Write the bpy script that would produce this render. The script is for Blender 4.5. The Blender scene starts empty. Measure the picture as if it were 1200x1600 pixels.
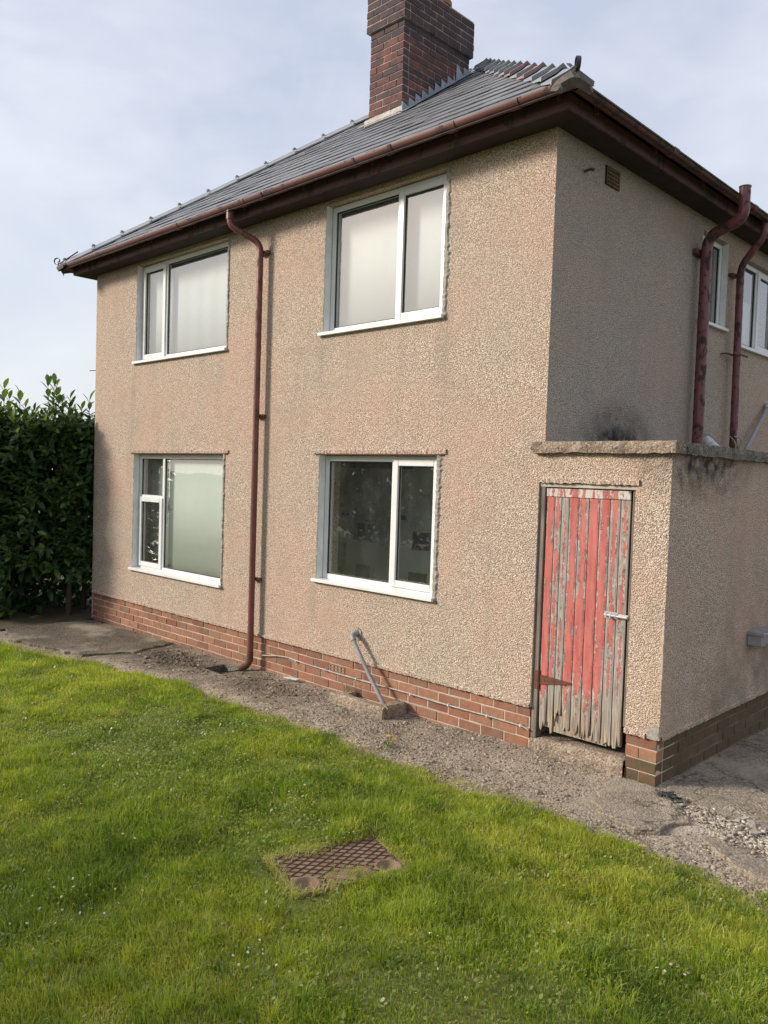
import bpy, bmesh, math, random
import numpy as np
from mathutils import Vector, Matrix

random.seed(7)
rng = np.random.default_rng(7)
SC = bpy.context.scene
COL = SC.collection

# ------------------------------------------------------------------ camera
cam_d = bpy.data.cameras.new('camera')
cam = bpy.data.objects.new('camera', cam_d)
COL.objects.link(cam)
FPX = 1259.66
cam_d.sensor_fit = 'HORIZONTAL'
cam_d.sensor_width = 36.0
cam_d.lens = FPX / 1200 * 36.0
cam_d.clip_start = 0.05
cam_d.clip_end = 2000
CAM = Vector((3.4626, -5.3048, 2.0956))
yaw, pitch, roll = 0.7723, -0.0427, 0.0324
fwd = Vector((-math.sin(yaw) * math.cos(pitch), math.cos(yaw) * math.cos(pitch), math.sin(pitch)))
s0 = fwd.cross(Vector((0, 0, 1))).normalized()
u0 = s0.cross(fwd)
s1 = s0 * math.cos(roll) + u0 * math.sin(roll)
u1 = -s0 * math.sin(roll) + u0 * math.cos(roll)
M3 = Matrix((s1, u1, -fwd)).transposed()
cam.matrix_world = Matrix.Translation(CAM) @ M3.to_4x4()
SC.camera = cam

# ------------------------------------------------------------------ sun, sky, exposure
RAY = Vector((1.0, 1.0, -0.66)).normalized()          # direction the sunlight travels
SUN_EL = math.asin(-RAY.z)
SUN_AZ = math.atan2(-RAY.x, -RAY.y)                   # clockwise from +Y
sun_d = bpy.data.lights.new('sun', 'SUN')
sun_d.energy = 2.6
sun_d.angle = math.radians(11)
sun_d.color = (1.0, 0.905, 0.78)
sun = bpy.data.objects.new('sun', sun_d)
COL.objects.link(sun)
sun.rotation_euler = RAY.to_track_quat('-Z', 'Y').to_euler()
sun.location = (-10, -10, 12)

world = bpy.data.worlds.new('World')
SC.world = world
world.use_nodes = True
wt = world.node_tree
wt.nodes.clear()
def wn(t, **k):
    n = wt.nodes.new(t)
    for a, b in k.items():
        setattr(n, a, b)
    return n
w_out = wn('ShaderNodeOutputWorld')
w_bg = wn('ShaderNodeBackground')
w_bg.inputs[1].default_value = 0.10
w_sky = wn('ShaderNodeTexSky', sky_type='NISHITA', sun_disc=False)
w_sky.sun_elevation = SUN_EL
w_sky.sun_rotation = SUN_AZ
w_sky.air_density = 1.0
w_sky.dust_density = 2.5
w_tc = wn('ShaderNodeTexCoord')
w_map = wn('ShaderNodeMapping')
w_map.inputs['Scale'].default_value = (1.0, 1.0, 2.2)
w_map.inputs['Location'].default_value = (0.35, 0.1, 0.2)
wt.links.new(w_tc.outputs['Generated'], w_map.inputs[0])
w_n1 = wn('ShaderNodeTexNoise')
w_n1.inputs['Scale'].default_value = 3.1
w_n1.inputs['Detail'].default_value = 7
w_n1.inputs['Roughness'].default_value = 0.52
w_n1.inputs['Distortion'].default_value = 0.6
wt.links.new(w_map.outputs[0], w_n1.inputs['Vector'])
w_r = wn('ShaderNodeValToRGB')
w_r.color_ramp.elements[0].position = 0.38
w_r.color_ramp.elements[1].position = 0.64
w_r.color_ramp.elements[0].color = (3.3, 3.6, 4.4, 1)    # thin haze with the blue coming through
w_r.color_ramp.elements[1].color = (4.6, 4.72, 5.2, 1)    # brighter cloud
w_n2 = wn('ShaderNodeTexNoise')
w_n2.inputs['Scale'].default_value = 8.0
w_n2.inputs['Detail'].default_value = 6
w_n2.inputs['Distortion'].default_value = 0.4
wt.links.new(w_map.outputs[0], w_n2.inputs['Vector'])
w_ad = wn('ShaderNodeMath', operation='MULTIPLY_ADD')
w_ad.inputs[1].default_value = 0.32
wt.links.new(w_n2.outputs[0], w_ad.inputs[0])
w_sc = wn('ShaderNodeMath', operation='MULTIPLY')
w_sc.inputs[1].default_value = 0.68
wt.links.new(w_n1.outputs[0], w_sc.inputs[0])
wt.links.new(w_sc.outputs[0], w_ad.inputs[2])
wt.links.new(w_ad.outputs[0], w_r.inputs[0])
w_sep = wn('ShaderNodeSeparateXYZ')
wt.links.new(w_tc.outputs['Generated'], w_sep.inputs[0])
w_hz = wn('ShaderNodeMapRange')
w_hz.inputs[1].default_value = 0.0
w_hz.inputs[2].default_value = 0.42
w_hz.inputs[3].default_value = 0.85
w_hz.inputs[4].default_value = 0.0
wt.links.new(w_sep.outputs['Z'], w_hz.inputs[0])
w_mh = wn('ShaderNodeMixRGB')
w_mh.inputs[2].default_value = (4.75, 4.95, 5.1, 1)       # pale haze at the horizon
wt.links.new(w_hz.outputs[0], w_mh.inputs[0])
wt.links.new(w_r.outputs[0], w_mh.inputs[1])
w_mx = wn('ShaderNodeMixRGB')
w_mx.inputs[0].default_value = 0.85
wt.links.new(w_sky.outputs[0], w_mx.inputs[1])
wt.links.new(w_mh.outputs[0], w_mx.inputs[2])
wt.links.new(w_mx.outputs[0], w_bg.inputs[0])
wt.links.new(w_bg.outputs[0], w_out.inputs[0])

SC.view_settings.view_transform = 'Standard'
SC.view_settings.look = 'None'
SC.view_settings.exposure = 0.93
SC.view_settings.gamma = 1.0
SC.view_settings.use_curve_mapping = False
SC.render.engine = 'CYCLES'
SC.cycles.max_bounces = 8
SC.cycles.transparent_max_bounces = 12
SC.cycles.use_denoising = True

# ------------------------------------------------------------------ helpers: objects
def link(name, me, mat=None, parent=None):
    o = bpy.data.objects.new(name, me)
    COL.objects.link(o)
    if mat is not None and me is not None and len(me.materials) == 0:
        me.materials.append(mat)
    if parent is not None:
        o.parent = parent
    return o

def empty(name, loc=(0, 0, 0)):
    o = bpy.data.objects.new(name, None)
    COL.objects.link(o)
    o.location = loc
    o.empty_display_size = 0.2
    return o

def tag(o, label=None, cat=None, group=None, kind=None):
    if label: o['label'] = label
    if cat: o['category'] = cat
    if group: o['group'] = group
    if kind: o['kind'] = kind
    return o

class MB:
    """collects simple shapes into one mesh"""
    def __init__(self):
        self.v = []; self.f = []
    def add(self, vs, fs):
        b = len(self.v)
        self.v += [tuple(p) for p in vs]
        self.f += [tuple(b + i for i in q) for q in fs]
        return self
    def box(self, a, b, c=0.0, jit=0.0):
        """box between corners a and b; c = chamfer width"""
        x0, y0, z0 = [min(p, q) for p, q in zip(a, b)]
        x1, y1, z1 = [max(p, q) for p, q in zip(a, b)]
        def J(): return random.uniform(-jit, jit) if jit else 0.0
        if c <= 0:
            vs = [(x + J(), y + J(), z + J()) for z in (z0, z1) for y in (y0, y1) for x in (x0, x1)]
            return self.add(vs, [(0, 2, 3, 1), (4, 5, 7, 6), (0, 1, 5, 4), (2, 6, 7, 3), (0, 4, 6, 2), (1, 3, 7, 5)])
        X, Y, Z = (x0, x1), (y0, y1), (z0, z1)
        vs = []; idx = {}
        for i in (0, 1):
            for j in (0, 1):
                for k in (0, 1):
                    dx, dy, dz = J(), J(), J()
                    sx, sy, sz = (c if i == 0 else -c), (c if j == 0 else -c), (c if k == 0 else -c)
                    idx[i, j, k, 'x'] = len(vs); vs.append((X[i] + dx, Y[j] + sy + dy, Z[k] + sz + dz))
                    idx[i, j, k, 'y'] = len(vs); vs.append((X[i] + sx + dx, Y[j] + dy, Z[k] + sz + dz))
                    idx[i, j, k, 'z'] = len(vs); vs.append((X[i] + sx + dx, Y[j] + sy + dy, Z[k] + dz))
        fs = []
        cyc = [(0, 0), (1, 0), (1, 1), (0, 1)]
        for i in (0, 1):
            q = [idx[i, j, k, 'x'] for j, k in cyc]; fs.append(q if i else q[::-1])
            q = [idx[k, i, j, 'y'] for j, k in cyc]; fs.append(q if i else q[::-1])
            q = [idx[j, k, i, 'z'] for j, k in cyc]; fs.append(q if i else q[::-1])
        for i in (0, 1):
            for j in (0, 1):
                fs.append([idx[i, j, 0, 'x'], idx[i, j, 0, 'y'], idx[i, j, 1, 'y'], idx[i, j, 1, 'x']])
                fs.append([idx[i, 0, j, 'x'], idx[i, 0, j, 'z'], idx[i, 1, j, 'z'], idx[i, 1, j, 'x']])
                fs.append([idx[0, i, j, 'y'], idx[0, i, j, 'z'], idx[1, i, j, 'z'], idx[1, i, j, 'y']])
                for k in (0, 1):
                    fs.append([idx[i, j, k, 'x'], idx[i, j, k, 'y'], idx[i, j, k, 'z']])
        return self.add(vs, fs)
    def tube(self, pts, r, n=14, caps=True):
        """swept round tube; r may be a list"""
        P = [Vector(p) for p in pts]
        R = r if isinstance(r, (list, tuple)) else [r] * len(P)
        d0 = (P[1] - P[0]).normalized()
        up = Vector((0, 0, 1)) if abs(d0.z) < 0.9 else Vector((1, 0, 0))
        a = d0.cross(up).normalized()
        b0 = len(self.v)
        for i, p in enumerate(P):
            if i == 0: d = P[1] - P[0]
            elif i == len(P) - 1: d = P[i] - P[i - 1]
            else: d = (P[i + 1] - P[i]).normalized() + (P[i] - P[i - 1]).normalized()
            d.normalize()
            a = (a - d * a.dot(d)).normalized()
            b = d.cross(a)
            for k in range(n):
                t = 2 * math.pi * k / n
                self.v.append(tuple(p + (a * math.cos(t) + b * math.sin(t)) * R[i]))
        for i in range(len(P) - 1):
            for k in range(n):
                k2 = (k + 1) % n
                self.f.append((b0 + i * n + k, b0 + i * n + k2, b0 + (i + 1) * n + k2, b0 + (i + 1) * n + k))
        if caps:
            self.f.append(tuple(b0 + k for k in range(n))[::-1])
            self.f.append(tuple(b0 + (len(P) - 1) * n + k for k in range(n)))
        return self
    def prism(self, poly, off):
        """extrude a planar polygon (list of 3D points) by vector off"""
        n = len(poly)
        off = Vector(off)
        vs = [Vector(p) for p in poly] + [Vector(p) + off for p in poly]
        fs = [tuple(range(n))[::-1], tuple(range(n, 2 * n))]
        for i in range(n):
            j = (i + 1) % n
            fs.append((i, j, n + j, n + i))
        return self.add(vs, fs)
    def mesh(self, name, mat=None, smooth=False):
        me = bpy.data.meshes.new(name)
        me.from_pydata(self.v, [], self.f)
        if mat: me.materials.append(mat)
        bm = bmesh.new(); bm.from_mesh(me)
        bmesh.ops.recalc_face_normals(bm, faces=bm.faces)
        bm.to_mesh(me); bm.free()
        if smooth:
            for p in me.polygons: p.use_smooth = True
            try: me.set_sharp_from_angle(angle=math.radians(40))
            except Exception: pass
        me.update()
        return me
    def build(self, name, mat, parent=None, smooth=False):
        return link(name, self.mesh(name, mat, smooth), None, parent)

def arc(p0, p1, p2, n=6):
    """quadratic bend"""
    p0, p1, p2 = Vector(p0), Vector(p1), Vector(p2)
    return [(p0 * (1 - t) ** 2 + p1 * 2 * t * (1 - t) + p2 * t * t) for t in [i / n for i in range(n + 1)]]

def np_mesh(name, V, F, mat, attrs=None, smooth=False):
    """big mesh from numpy arrays; F is (n,k) of equal-sized faces"""
    me = bpy.data.meshes.new(name)
    nv, (nf, k) = len(V), F.shape
    me.vertices.add(nv)
    me.vertices.foreach_set('co', np.ascontiguousarray(V, dtype=np.float32).ravel())
    me.loops.add(nf * k)
    me.loops.foreach_set('vertex_index', np.ascontiguousarray(F, dtype=np.int32).ravel())
    me.polygons.add(nf)
    me.polygons.foreach_set('loop_start', np.arange(nf, dtype=np.int32) * k)
    me.polygons.foreach_set('loop_total', np.full(nf, k, dtype=np.int32))
    if smooth:
        me.polygons.foreach_set('use_smooth', np.ones(nf, dtype=bool))
    me.materials.append(mat)
    for an, arr in (attrs or {}).items():
        at = me.attributes.new(an, 'FLOAT', 'POINT')
        at.data.foreach_set('value', np.ascontiguousarray(arr, dtype=np.float32))
    me.update(calc_edges=True)
    me.validate()
    return me

_lat = rng.random((256, 256))
def vnoise(x, y, s):
    """smooth value noise, wavelength s metres, 0..1"""
    x = np.asarray(x, float) / s + 100.3; y = np.asarray(y, float) / s + 57.7
    xi = np.floor(x).astype(int); yi = np.floor(y).astype(int)
    fx = x - xi; fy = y - yi
    fx = fx * fx * (3 - 2 * fx); fy = fy * fy * (3 - 2 * fy)
    L = lambda i, j: _lat[i % 256, j % 256]
    return (L(xi, yi) * (1 - fx) + L(xi + 1, yi) * fx) * (1 - fy) + (L(xi, yi + 1) * (1 - fx) + L(xi + 1, yi + 1) * fx) * fy

# ------------------------------------------------------------------ helpers: materials
class Mat:
    def __init__(self, name, rough=0.8, spec=0.3):
        self.m = bpy.data.materials.new(name)
        self.m.use_nodes = True
        self.t = self.m.node_tree
        self.p = self.t.nodes['Principled BSDF']
        self.out = self.t.nodes['Material Output']
        self.p.inputs['Roughness'].default_value = rough
        self.p.inputs['Specular IOR Level'].default_value = spec
    def n(self, t, **k):
        nd = self.t.nodes.new(t)
        for a, b in k.items():
            if a.startswith('i_'):
                nd.inputs[a[2:].replace('_', ' ')].default_value = b
            else:
                setattr(nd, a, b)
        return nd
    def l(self, a, b): self.t.links.new(a, b)
    def coord(self, kind='obj', scale=(1, 1, 1)):
        if kind == 'pos':
            src = self.n('ShaderNodeNewGeometry').outputs['Position']
        else:
            src = self.n('ShaderNodeTexCoord').outputs['Object']
        mp = self.n('ShaderNodeMapping')
        mp.inputs['Scale'].default_value = scale
        self.l(src, mp.inputs[0])
        return mp.outputs[0]
    def noise(self, vec, scale, detail=4, rough=0.55, dist=0.0):
        nd = self.n('ShaderNodeTexNoise')
        nd.inputs['Scale'].default_value = scale
        nd.inputs['Detail'].default_value = detail
        nd.inputs['Roughness'].default_value = rough
        nd.inputs['Distortion'].default_value = dist
        self.l(vec, nd.inputs['Vector'])
        return nd.outputs[0]
    def voro(self, vec, scale, feature='F1', out='Distance', rand=1.0):
        nd = self.n('ShaderNodeTexVoronoi', feature=feature)
        nd.inputs['Scale'].default_value = scale
        nd.inputs['Randomness'].default_value = rand
        self.l(vec, nd.inputs['Vector'])
        return nd.outputs[out]
    def ramp(self, fac, stops, interp='LINEAR'):
        nd = self.n('ShaderNodeValToRGB')
        cr = nd.color_ramp
        cr.interpolation = interp
        while len(cr.elements) < len(stops): cr.elements.new(0.5)
        for e, (p, c) in zip(cr.elements, stops):
            e.position = p
            e.color = (c, c, c, 1) if isinstance(c, (int, float)) else (*c, 1)
        self.l(fac, nd.inputs[0])
        return nd.outputs[0]
    def mix(self, fac, a, b, mode='MIX'):
        nd = self.n('ShaderNodeMixRGB', blend_type=mode)
        for i, s in ((0, fac), (1, a), (2, b)):
            if hasattr(s, 'is_linked') or hasattr(s, 'links'): self.l(s, nd.inputs[i])
            elif isinstance(s, (int, float)): nd.inputs[i].default_value = s if i == 0 else (s, s, s, 1)
            else: nd.inputs[i].default_value = (*s, 1)
        return nd.outputs[0]
    def math(self, op, a, b=0.0, c=None, clamp=False):
        nd = self.n('ShaderNodeMath', operation=op, use_clamp=clamp)
        for i, s in enumerate((a, b, c)):
            if s is None: continue
            if hasattr(s, 'links'): self.l(s, nd.inputs[i])
            else: nd.inputs[i].default_value = s
        return nd.outputs[0]
    def attr(self, name, typ='GEOMETRY'):
        nd = self.n('ShaderNodeAttribute', attribute_name=name, attribute_type=typ)
        return nd.outputs['Fac']
    def rand(self):
        return self.n('ShaderNodeObjectInfo').outputs['Random']
    def color(self, c):
        if hasattr(c, 'links'): self.l(c, self.p.inputs['Base Color'])
        else: self.p.inputs['Base Color'].default_value = (*c, 1)
        return self
    def bump(self, h, strength=0.5, dist=0.01):
        nd = self.n('ShaderNodeBump')
        nd.inputs['Strength'].default_value = strength
        nd.inputs['Distance'].default_value = dist
        self.l(h, nd.inputs['Height'])
        self.l(nd.outputs[0], self.p.inputs['Normal'])
        return self
    def rough(self, s):
        self.l(s, self.p.inputs['Roughness']); return self

def gauss_blob(M, centre, radii):
    """soft blob mask in world space"""
    pos = M.n('ShaderNodeNewGeometry').outputs['Position']
    sub = M.n('ShaderNodeVectorMath', operation='SUBTRACT'); sub.inputs[1].default_value = centre
    M.l(pos, sub.inputs[0])
    div = M.n('ShaderNodeVectorMath', operation='DIVIDE'); div.inputs[1].default_value = radii
    M.l(sub.outputs[0], div.inputs[0])
    ln = M.n('ShaderNodeVectorMath', operation='LENGTH')
    M.l(div.outputs[0], ln.inputs[0])
    return M.math('SUBTRACT', 1.0, ln.outputs['Value'], clamp=True)

# pebbledash render
def mat_pebbledash():
    M = Mat('pebbledash', 0.9, 0.2)
    v = M.coord('pos')
    wob = M.noise(v, 30, 2)
    vv = M.n('ShaderNodeVectorMath', operation='ADD')
    sc = M.n('ShaderNodeVectorMath', operation='SCALE'); sc.inputs['Scale'].default_value = 0.008
    nz = M.n('ShaderNodeTexNoise'); nz.inputs['Scale'].default_value = 60; M.l(v, nz.inputs['Vector'])
    M.l(nz.outputs[1], sc.inputs[0]); M.l(v, vv.inputs[0]); M.l(sc.outputs[0], vv.inputs[1])
    p = vv.outputs[0]
    d = M.voro(p, 98)
    dfine = M.voro(p, 150)
    cell = M.voro(p, 98, out='Color')
    sep = M.n('ShaderNodeSeparateColor'); M.l(cell, sep.inputs[0])
    stone = M.ramp(sep.outputs[0], [(0.0, (0.47, 0.36, 0.28)), (0.3, (0.62, 0.495, 0.395)), (0.7, (0.73, 0.595, 0.485)), (1.0, (0.90, 0.82, 0.72))])
    gap = M.ramp(d, [(0.36, 0.0), (0.66, 1.0)])
    c = M.mix(gap, stone, (0.28, 0.21, 0.16))
    big = M.noise(v, 0.9, 5, 0.6)
    c = M.mix(M.ramp(big, [(0.42, 0.0), (0.7, 0.55)]), c, (0.50, 0.31, 0.225), 'MULTIPLY' if False else 'MIX') if False else M.mix(M.ramp(big, [(0.42, 0.0), (0.60, 0.7)]), c, M.mix(0.55, c, (0.55, 0.34, 0.25)))
    grime = M.noise(v, 2.3, 6, 0.65)
    c = M.mix(M.ramp(grime, [(0.48, 0.0), (0.72, 0.5)]), c, M.mix(0.6, c, (0.30, 0.27, 0.225)))
    band = M.noise(M.coord('pos', (0.25, 0.25, 1.0)), 2.2, 4, 0.55)
    c = M.mix(M.ramp(band, [(0.48, 0.0), (0.62, 0.30)]), c, M.mix(0.5, c, (0.40, 0.33, 0.27)))
    streak = M.noise(M.coord('pos', (1, 1, 0.10)), 5.5, 5, 0.6)
    c = M.mix(M.ramp(streak, [(0.52, 0.0), (0.74, 0.42)]), c, M.mix(0.6, c, (0.27, 0.25, 0.21)))
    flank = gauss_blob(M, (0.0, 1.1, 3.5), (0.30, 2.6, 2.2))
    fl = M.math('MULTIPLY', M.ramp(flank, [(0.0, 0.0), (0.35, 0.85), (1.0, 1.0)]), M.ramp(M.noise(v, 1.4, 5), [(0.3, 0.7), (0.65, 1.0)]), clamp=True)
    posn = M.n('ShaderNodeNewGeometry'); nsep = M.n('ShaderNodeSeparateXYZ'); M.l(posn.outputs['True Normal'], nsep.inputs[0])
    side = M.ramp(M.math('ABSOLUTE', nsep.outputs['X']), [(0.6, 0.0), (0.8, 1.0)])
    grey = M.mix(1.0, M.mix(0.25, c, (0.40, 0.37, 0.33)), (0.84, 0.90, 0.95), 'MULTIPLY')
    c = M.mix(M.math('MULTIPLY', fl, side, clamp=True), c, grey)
    # black soot patch where a flue used to discharge, and other grey-green weathering on the flank
    soot = gauss_blob(M, (0.0, 1.15, 2.45), (0.5, 0.75, 0.42))
    sn = M.math('MULTIPLY', soot, M.ramp(M.noise(v, 7, 4), [(0.3, 0.3), (0.7, 1.6)]), clamp=True)
    c = M.mix(M.math('MULTIPLY', sn, 1.0, clamp=True), c, (0.03, 0.028, 0.026))
    flank_top_dark = gauss_blob(M, (1.02, 0.55, 2.3), (0.5, 1.0, 0.36))  # dark patch at the top of the outhouse flank, just below the slab
    sn2 = M.math('MULTIPLY', flank_top_dark, M.ramp(M.noise(v, 9, 4), [(0.35, 0.2), (0.7, 1.7)]), clamp=True)
    c = M.mix(sn2, c, (0.05, 0.045, 0.04))
    for (bc, br, bcol, amt) in (((-0.98, 0, .62), (.34, .4, .55), (0.34, 0.33, 0.24), .8), ((-2.45, 0, .68), (.3, .4, .25), (0.60, 0.37, 0.25), .9), ((-1.3, 0, 2.75), (.8, .4, .5), (0.55, 0.34, 0.25), .8), ((-2.2, 0, 3.1), (1.1, .4, .4), (0.42, 0.38, 0.32), .7), ((-6.7, 0, 1.1), (.7, .4, .9), (0.36, 0.34, 0.30), .8), ((-4.9, 0, 2.9), (.9, .4, .5), (0.52, 0.35, 0.27), .7), ((.95, 0, .7), (.3, .4, .5), (0.60, 0.44, 0.27), .6), ((-1.06, 0, 3.2), (.12, .3, .5), (0.22, 0.2, 0.17), .9), ((-2.66, 0, 3.25), (.10, .3, .45), (0.22, 0.2, 0.17), .9), ((-4.3, 0, .6), (.12, .3, .35), (0.25, 0.24, 0.19), .9), ((-6.36, 0, 3.2), (.10, .3, .5), (0.22, 0.2, 0.17), .9), ((-2.66, 0, .85), (.09, .3, .3), (0.22, 0.2, 0.17), .8), ((-0.5, 0, 3.6), (.6, .4, .9), (0.42, 0.38, 0.33), .6), ((-3.4, 0, 1.8), (.5, .4, 1.4), (0.52, 0.36, 0.27), .6)):
        bl = M.math('MULTIPLY', M.math('MULTIPLY', gauss_blob(M, bc, br), amt), M.ramp(M.noise(v, 6, 4), [(0.35, 0.3), (0.65, 1.0)]), clamp=True)
        c = M.mix(bl, c, M.mix(0.45, c, bcol))
    moss = gauss_blob(M, (1.02, 1.7, 0.35), (0.3, 2.2, 1.2))
    c = M.mix(M.math('MULTIPLY', moss, M.ramp(M.noise(v, 4, 4), [(0.35, 0.0), (0.7, 0.9)]), clamp=True), c, (0.16, 0.155, 0.10))
    M.color(c)
    h = M.math('SUBTRACT', M.math('MULTIPLY', M.noise(v, 5, 3), 0.8), M.math('ADD', d, M.math('MULTIPLY', dfine, 0.4)))
    M.bump(h, 0.9, 0.009)
    return M.m

def mat_brick(name, reds, dirt, dirt_amt):
    M = Mat(name, 0.88, 0.2)
    r = M.rand()
    base = M.ramp(r, [(i / (len(reds) - 1), c) for i, c in enumerate(reds)])
    v = M.coord('pos')
    n1 = M.noise(v, 28, 5, 0.65)
    c = M.mix(M.ramp(n1, [(0.35, 0.0), (0.75, 0.55)]), base, (0.12, 0.06, 0.045))
    n2 = M.noise(v, 7, 6, 0.68)
    c = M.mix(M.ramp(n2, [(0.5 - dirt_amt * 0.2, 0.0), (0.8 - dirt_amt * 0.2, min(1, 0.5 + dirt_amt * 0.3))]), c, dirt)
    n3 = M.noise(v, 90, 3, 0.7)
    c = M.mix(M.ramp(n3, [(0.62, 0.0), (0.8, 0.35)]), c, (0.55, 0.40, 0.32))
    M.color(c)
    M.bump(M.math('ADD', M.noise(v, 110, 4, 0.7), M.math('MULTIPLY', M.ramp(M.noise(v, 24, 4, 0.6), [(0.3, 0.0), (0.42, 1.0)]), 0.8)), 0.7, 0.005)
    return M.m

def mat_simple(name, c1, c2, rough=0.8, scale=12, bump=0.3, bdist=0.004, spec=0.3, detail=5, coord='pos', stretch=(1, 1, 1), lo=0.35, hi=0.7, bscale=None):
    M = Mat(name, rough, spec)
    v = M.coord(coord, stretch)
    n = M.noise(v, scale, detail, 0.6)
    M.color(M.mix(M.ramp(n, [(lo, 0.0), (hi, 1.0)]), c1, c2))
    if bump: M.bump(M.noise(v, bscale or scale * 4, 4, 0.65), bump, bdist)
    return M.m

def mat_iron(name, paint, rust, amount, rough=0.45, scale=9.0):
    """old gloss paint with rust breaking through"""
    M = Mat(name, rough, 0.45)
    v = M.coord('pos', (1, 1, 0.6))
    n = M.noise(v, scale, 7, 0.68, 0.3)
    m = M.ramp(n, [(0.60 - amount * 0.2, 0.0), (0.64 - amount * 0.2, 1.0)])
    tone = M.noise(v, 3.5, 4)
    pc = M.mix(M.ramp(tone, [(0.35, 0.0), (0.7, 0.75)]), paint, [k * 0.68 for k in paint])
    M.color(M.mix(m, pc, rust))
    M.rough(M.math('ADD', M.math('MULTIPLY', m, 0.4), rough, clamp=True))
    M.bump(M.math('SUBTRACT', M.math('MULTIPLY', M.noise(v, 70, 4), 0.4), M.math('MULTIPLY', m, 0.5)), 0.4, 0.003)
    return M.m

def mat_slate():
    M = Mat('slate', 0.5, 0.4)
    v = M.coord('pos')
    base = M.ramp(M.rand(), [(0, (0.115, 0.12, 0.135)), (0.5, (0.145, 0.15, 0.165)), (0.85, (0.175, 0.18, 0.19)), (1, (0.165, 0.15, 0.16))])
    n = M.noise(v, 6, 6, 0.65)
    c = M.mix(M.ramp(n, [(0.45, 0.0), (0.75, 0.5)]), base, (0.25, 0.26, 0.265))
    c = M.mix(M.ramp(M.noise(v, 40, 4, 0.7), [(0.62, 0.0), (0.78, 0.5)]), c, (0.26, 0.27, 0.25))
    M.color(c)
    M.bump(M.noise(v, 30, 5, 0.7), 0.35, 0.004)
    return M.m

def mat_planks():
    """weathered board with peeling red paint; object attribute 'paint' says how much is left on this board"""
    M = Mat('peeling_red_board', 0.75, 0.25)
    v = M.coord('pos', (1, 1, 1))
    vs = M.coord('pos', (1, 1, 0.16))
    grain = M.noise(M.coord('pos', (1, 1, 0.045)), 130, 6, 0.6, 0.4)
    wood = M.ramp(grain, [(0.28, (0.10, 0.09, 0.08)), (0.46, (0.27, 0.25, 0.225)), (0.6, (0.37, 0.345, 0.315)), (0.78, (0.50, 0.475, 0.44))])
    wood = M.mix(M.ramp(M.noise(M.coord('pos', (1, 1, 0.3)), 9, 5), [(0.4, 0.0), (0.75, 0.6)]), wood, M.mix(0.5, wood, (0.16, 0.14, 0.12)))
    wood = M.mix(M.math('MULTIPLY', M.attr('pale', 'OBJECT'), 0.75), wood, (0.62, 0.58, 0.53))
    zz = M.n('ShaderNodeSeparateXYZ'); M.l(v, zz.inputs[0])
    low = M.n('ShaderNodeMapRange', clamp=True); M.l(zz.outputs['Z'], low.inputs[0])
    low.inputs[1].default_value = 0.62; low.inputs[2].default_value = 0.12; low.inputs[3].default_value = 0; low.inputs[4].default_value = 1
    rot = M.math('MULTIPLY', low.outputs[0], M.ramp(M.noise(vs, 20, 4), [(0.35, 0.2), (0.7, 1.0)]), clamp=True)
    rotc = M.ramp(grain, [(0.32, (0.06, 0.03, 0.014)), (0.47, (0.27, 0.17, 0.08)), (0.6, (0.48, 0.36, 0.19)), (0.78, (0.64, 0.53, 0.33))])
    wood = M.mix(rot, wood, rotc)
    n = M.noise(vs, 22, 7, 0.62, 0.35)
    n2 = M.noise(M.coord('pos', (1, 1, 0.5)), 55, 6, 0.7, 0.3)
    edge = M.attr('edge')
    f = M.math('ADD', M.math('ADD', M.math('MULTIPLY', n, 0.58), M.math('MULTIPLY', n2, 0.42)), M.math('MULTIPLY', M.attr('paint', 'OBJECT'), 0.72))
    f = M.math('SUBTRACT', f, M.math('MULTIPLY', low.outputs[0], 0.33))
    f = M.math('SUBTRACT', f, M.math('MULTIPLY', edge, 0.16))
    mask = M.ramp(f, [(0.735, 0.0), (0.745, 1.0)])
    rim = M.ramp(f, [(0.700, 0.0), (0.730, 1.0), (0.750, 1.0), (0.762, 0.0)])
    tone = M.noise(vs, 24, 6, 0.7)
    red = M.mix(M.ramp(tone, [(0.35, 0.0), (0.65, 1.0)]), (0.52, 0.17, 0.15), (0.40, 0.10, 0.088))
    crack = M.ramp(M.voro(M.coord('pos', (1, 1, 0.28)), 34, 'DISTANCE_TO_EDGE'), [(0.0, 1.0), (0.035, 0.0)])
    red = M.mix(M.math('MULTIPLY', crack, M.ramp(M.noise(v, 8, 3), [(0.48, 0.0), (0.62, 0.8)]), clamp=True), red, (0.20, 0.09, 0.075))
    faded = M.ramp(f, [(0.60, 0.0), (0.72, 0.5)])
    wood = M.mix(M.math('MULTIPLY', faded, M.ramp(M.noise(vs, 60, 4, 0.7), [(0.45, 0.0), (0.62, 0.9)]), clamp=True), wood, (0.42, 0.20, 0.17))
    c = M.mix(mask, wood, red)
    primer = M.ramp(f, [(0.685, 0.0), (0.715, 0.85), (0.735, 0.85), (0.742, 0.0)])
    c = M.mix(M.math('MULTIPLY', rim, 0.7), c, (0.12, 0.055, 0.045))
    c = M.mix(M.math('MULTIPLY', primer, M.ramp(M.noise(v, 20, 4), [(0.42, 0.0), (0.6, 0.9)]), clamp=True), c, (0.58, 0.50, 0.44))
    M.color(c)
    M.bump(M.math('ADD', M.math('MULTIPLY', mask, 0.5), M.math('MULTIPLY', grain, 0.5)), 0.7, 0.004)
    return M.m

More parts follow.
